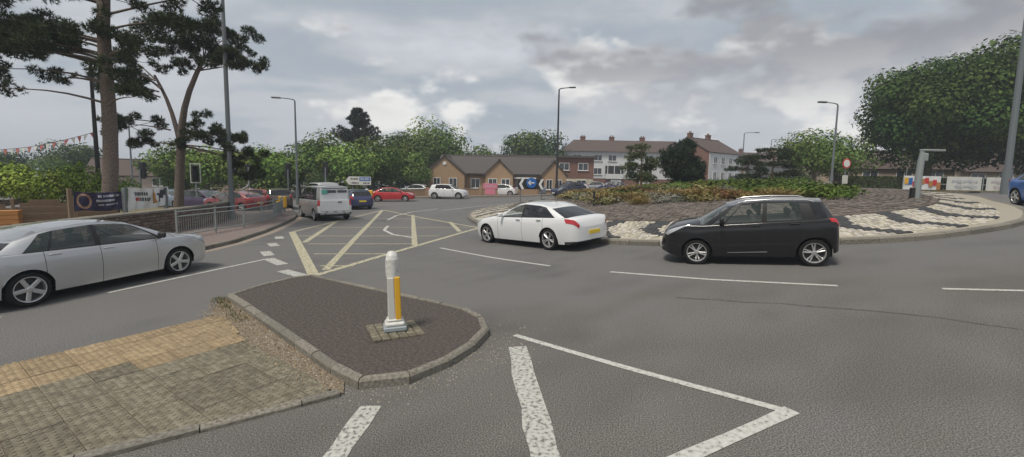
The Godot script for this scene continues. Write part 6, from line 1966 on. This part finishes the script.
	for e in [[41.0, -46.0, 0.95, 0.4, "large dark chestnut tree with low crown right of the spreading tree"], [48.5, -43.5, 1.1, 2.2, "largest chestnut tree at the right edge over the hedge"], [57.0, -44.0, 1.1, 5.0, "chestnut tree cut by the right edge of the picture"]]:
		tree_node("chestnut_tree", e[4], ch2 if e[0] > 45 and e[0] < 50 else ch, gv(e[0], e[1], -0.1), e[2], e[3], "chestnut trees on the bank")
	# spreading tree behind the roundabout
	var sp2 := broad_tree(5.6, 7.0, [Color(0.108, 0.169, 0.042), Color(0.082, 0.135, 0.033), Color(0.138, 0.200, 0.055)], 6500, 0.2, 18, 0.34)
	tree_node("spreading_tree", "spreading leafy tree beside the slim lamp post", sp2, gv(28.6, -44.0, -0.1), 1.0, 1.0)
	tree_node("spreading_tree", "second leafy tree behind the spreading one, by the chestnuts", sp2, gv(32.5, -47.0, -0.1), 0.95, 2.6)
	# pines and shrubs on the roundabout
	var yp := MB.new()
	var lb := []
	yp.tube([Vector3(0, -0.2, 0), Vector3(0.05, 1.2, 0), Vector3(0, 3.6, 0)], [0.09, 0.07, 0.03], 7)
	for k in 26:
		var y := rng.randf_range(0.9, 3.5)
		var a := rng.randf() * TAU
		var r := rng.randf_range(0.4, 1.0) * (1.45 - y * 0.18)
		var p := Vector3(cos(a) * r, y, sin(a) * r)
		limb(yp, Vector3(0, y - 0.2, 0), p, 0.02, 0.008, 0.0, 4)
		lb.append([p, Vector3(0.42, 0.26, 0.42)])
	var young := [yp.mesh(), needles(lb, 1250, 0.22, [Color(0.1, 0.125, 0.06), Color(0.12, 0.145, 0.075), Color(0.08, 0.1, 0.05)])]
	var dp := MB.new()
	lb = []
	dp.tube([Vector3(0, -0.2, 0), Vector3(0, 2.6, 0)], [0.13, 0.05], 7)
	for k in 46:
		var d := Vector3(rng.randfn(), rng.randfn() * 0.8, rng.randfn()).normalized()
		var p := Vector3(0, 1.75, 0) + d * Vector3(1.25, 1.4, 1.25) * rng.randf_range(0.4, 0.95)
		limb(dp, Vector3(0, maxf(0.3, p.y - 0.5), 0), p, 0.03, 0.01, 0.0, 4)
		lb.append([p, Vector3(0.5, 0.42, 0.5)])
	var dense := [dp.mesh(), needles(lb, 5200, 0.2, [Color(0.035, 0.052, 0.034), Color(0.045, 0.066, 0.042), Color(0.058, 0.08, 0.05)])]
	var fp := MB.new()
	lb = []
	fp.tube([Vector3(0, -0.2, 0), Vector3(0.05, 1.0, 0), Vector3(0, 2.4, 0)], [0.1, 0.07, 0.03], 7)
	for k in 22:
		var y: float = [1.0, 1.6, 2.2, 2.6][k % 4] + rng.randf_range(-0.12, 0.12)
		var a := rng.randf() * TAU
		var r: float = rng.randf_range(0.5, 1.0) * (2.1 - y * 0.45)
		var p := Vector3(cos(a) * r, y, sin(a) * r)
		limb(fp, Vector3(0, y - 0.1, 0), p, 0.03, 0.01, 0.0, 4)
		lb.append([p, Vector3(0.5, 0.16, 0.5)])
	var flat := [fp.mesh(), needles(lb, 2000, 0.17, [Color(0.045, 0.062, 0.034), Color(0.058, 0.076, 0.042)])]
	for e in [[7.4, -26.8, 0.82, 0.3, young, "young open pine on the roundabout before the white flats"], [11.8, -33.0, 1.14, 1.0, dense, "dense dark pine on the roundabout"], [13.3, -34.6, 0.75, 2.6, dense, "smaller dark pine right behind the dense one"], [18.4, -36.4, 0.95, 0.9, flat, "layered dark pine beyond the planting, left of the other layered pine"], [18.6, -33.2, 1.0, 2.2, flat, "layered dark pine at the far right of the planting"]]:
		tree_node("pine_shrub", e[5], e[4], hv(e[0], e[1]), e[2], e[3], "pines on the roundabout", "tree", M.bark_red, M.needle)
	# low shrubs
	rng.seed = 505
	var sh := func(cols: Array, count: int, size: float, tall: float, wide: float) -> ArrayMesh:
		var l := []
		for k in 7: l.append([Vector3(rng.randfn() * 0.35 * wide, tall * rng.randf_range(0.35, 0.6), rng.randfn() * 0.35 * wide), Vector3(0.42 * wide, tall * 0.42, 0.42 * wide)])
		return leaves(l, count, size, cols, 1.0, 0.3)
	var blade := func(cols: Array, count: int, tall: float) -> ArrayMesh:
		var b := MB.new()
		for k in count:
			var cc: Color = cols[rng.randi() % cols.size()]
			var q := rng.randf_range(0.7, 1.25)
			b.col = Color(cc.r * q, cc.g * q, cc.b * q)
			var o := Vector3(rng.randfn() * 0.2, 0, rng.randfn() * 0.2)
			var d := (Vector3(rng.randfn() * 0.45, 1, rng.randfn() * 0.45)).normalized() * tall * rng.randf_range(0.5, 1.1)
			var s := Vector3(rng.randfn(), 0, rng.randfn()).normalized() * 0.016
			b.tri(o - s, o + s, o + d * 0.6 + Vector3(0, 0.05, 0)); b.tri(o + d * 0.5 - s, o + d * 0.5 + s, o + d + Vector3(d.x * 0.5, -0.1 * tall, d.z * 0.5))
		return b.mesh()
	var SK := {
		"tan": [blade.call([Color(0.3, 0.23, 0.1), Color(0.36, 0.28, 0.13), Color(0.24, 0.17, 0.07)], 520, 0.8), "ornamental_grass", "tan dry ornamental grass tuft"],
		"yellow": [sh.call([Color(0.18, 0.175, 0.07), Color(0.14, 0.145, 0.055), Color(0.23, 0.2, 0.1)], 700, 0.1, 0.6, 1.1), "low_shrub", "yellow green low shrub"],
		"green": [sh.call([Color(0.1, 0.15, 0.03), Color(0.13, 0.19, 0.04), Color(0.08, 0.12, 0.025)], 900, 0.1, 0.7, 1.2), "low_shrub", "fresh green low shrub"],
		"grey": [sh.call([Color(0.19, 0.2, 0.16), Color(0.15, 0.165, 0.135), Color(0.23, 0.235, 0.2)], 700, 0.08, 0.55, 1.0), "low_shrub", "silver grey low shrub"],
		"red": [sh.call([Color(0.2, 0.095, 0.05), Color(0.15, 0.08, 0.04), Color(0.22, 0.15, 0.07)], 600, 0.09, 0.65, 0.9), "low_shrub", "rust red low shrub"],
		"dark": [sh.call([Color(0.05, 0.075, 0.02), Color(0.065, 0.09, 0.025), Color(0.04, 0.06, 0.018)], 800, 0.1, 0.75, 1.1), "low_shrub", "dark green low shrub"],
		"purple": [sh.call([Color(0.12, 0.1, 0.14), Color(0.1, 0.11, 0.1), Color(0.09, 0.075, 0.1)], 600, 0.08, 0.55, 0.9), "low_shrub", "purplish lavender clump"]}
	var n := 0
	var tries := 0
	while n < 215 and tries < 6000:
		tries += 1
		var p := Vector2(rng.randf_range(1.0, 19.5), rng.randf_range(-38, -17.5))
		var ins := inside(p.x, p.y)
		if ins < 6.2: continue
		if p.x > 12.5 and p.y > -27.0 + (p.x - 12.5) * -0.55 + 4.0 * 0.0 and ins < 8.2 and p.x > 15.6: continue
		var key := "tan"
		var u := rng.randf()
		if p.x < 8.0:
			key = "tan" if u < 0.4 else ("yellow" if u < 0.62 else ("grey" if u < 0.78 else ("red" if u < 0.86 else ("dark" if u < 0.93 else "purple"))))
		elif p.x < 11.0:
			key = "yellow" if u < 0.22 else ("tan" if u < 0.42 else ("red" if u < 0.5 else ("grey" if u < 0.66 else ("green" if u < 0.9 else "purple"))))
		else:
			key = "green" if u < 0.7 else ("dark" if u < 0.82 else ("grey" if u < 0.92 else "purple"))
		var k: Array = SK[key]
		var o := put(k[0], k[1], M.leaf)
		var where: String = (" at the front edge" if ins < 7.6 else (" in the middle of the bed" if p.y > RC.y else " at the back of the bed")) + (", behind the white saloon" if p.x < 6.0 else (", behind the black car's bonnet" if p.x < 10.0 else ", behind the black car's roof"))
		tag(o, k[2] + where, "shrub" if key != "tan" else "grass", key + " plants on the roundabout")
		o.position = hv(p.x, p.y, -0.03)
		o.rotation.y = rng.randf() * TAU
		var s := rng.randf_range(0.6, 1.1)
		o.scale = Vector3(s * 1.25, s * 0.9, s * 1.25)
		n += 1
	var bk := thing("marker_post", "short dark marker post at the front of the planting", "post", hv(4.0, -22.6))
	m = MB.new(); m.cyl(Vector3(0, -0.1, 0), Vector3(0, 0.7, 0), 0.06, 0.055, 8); put(m, "stump", M.pole_dark, bk)
	m = MB.new(); m.rbox(Vector3(0, 0.72, 0), Vector3(0.15, 0.06, 0.15), 0.02); put(m, "cap", M.pole_dark, bk)
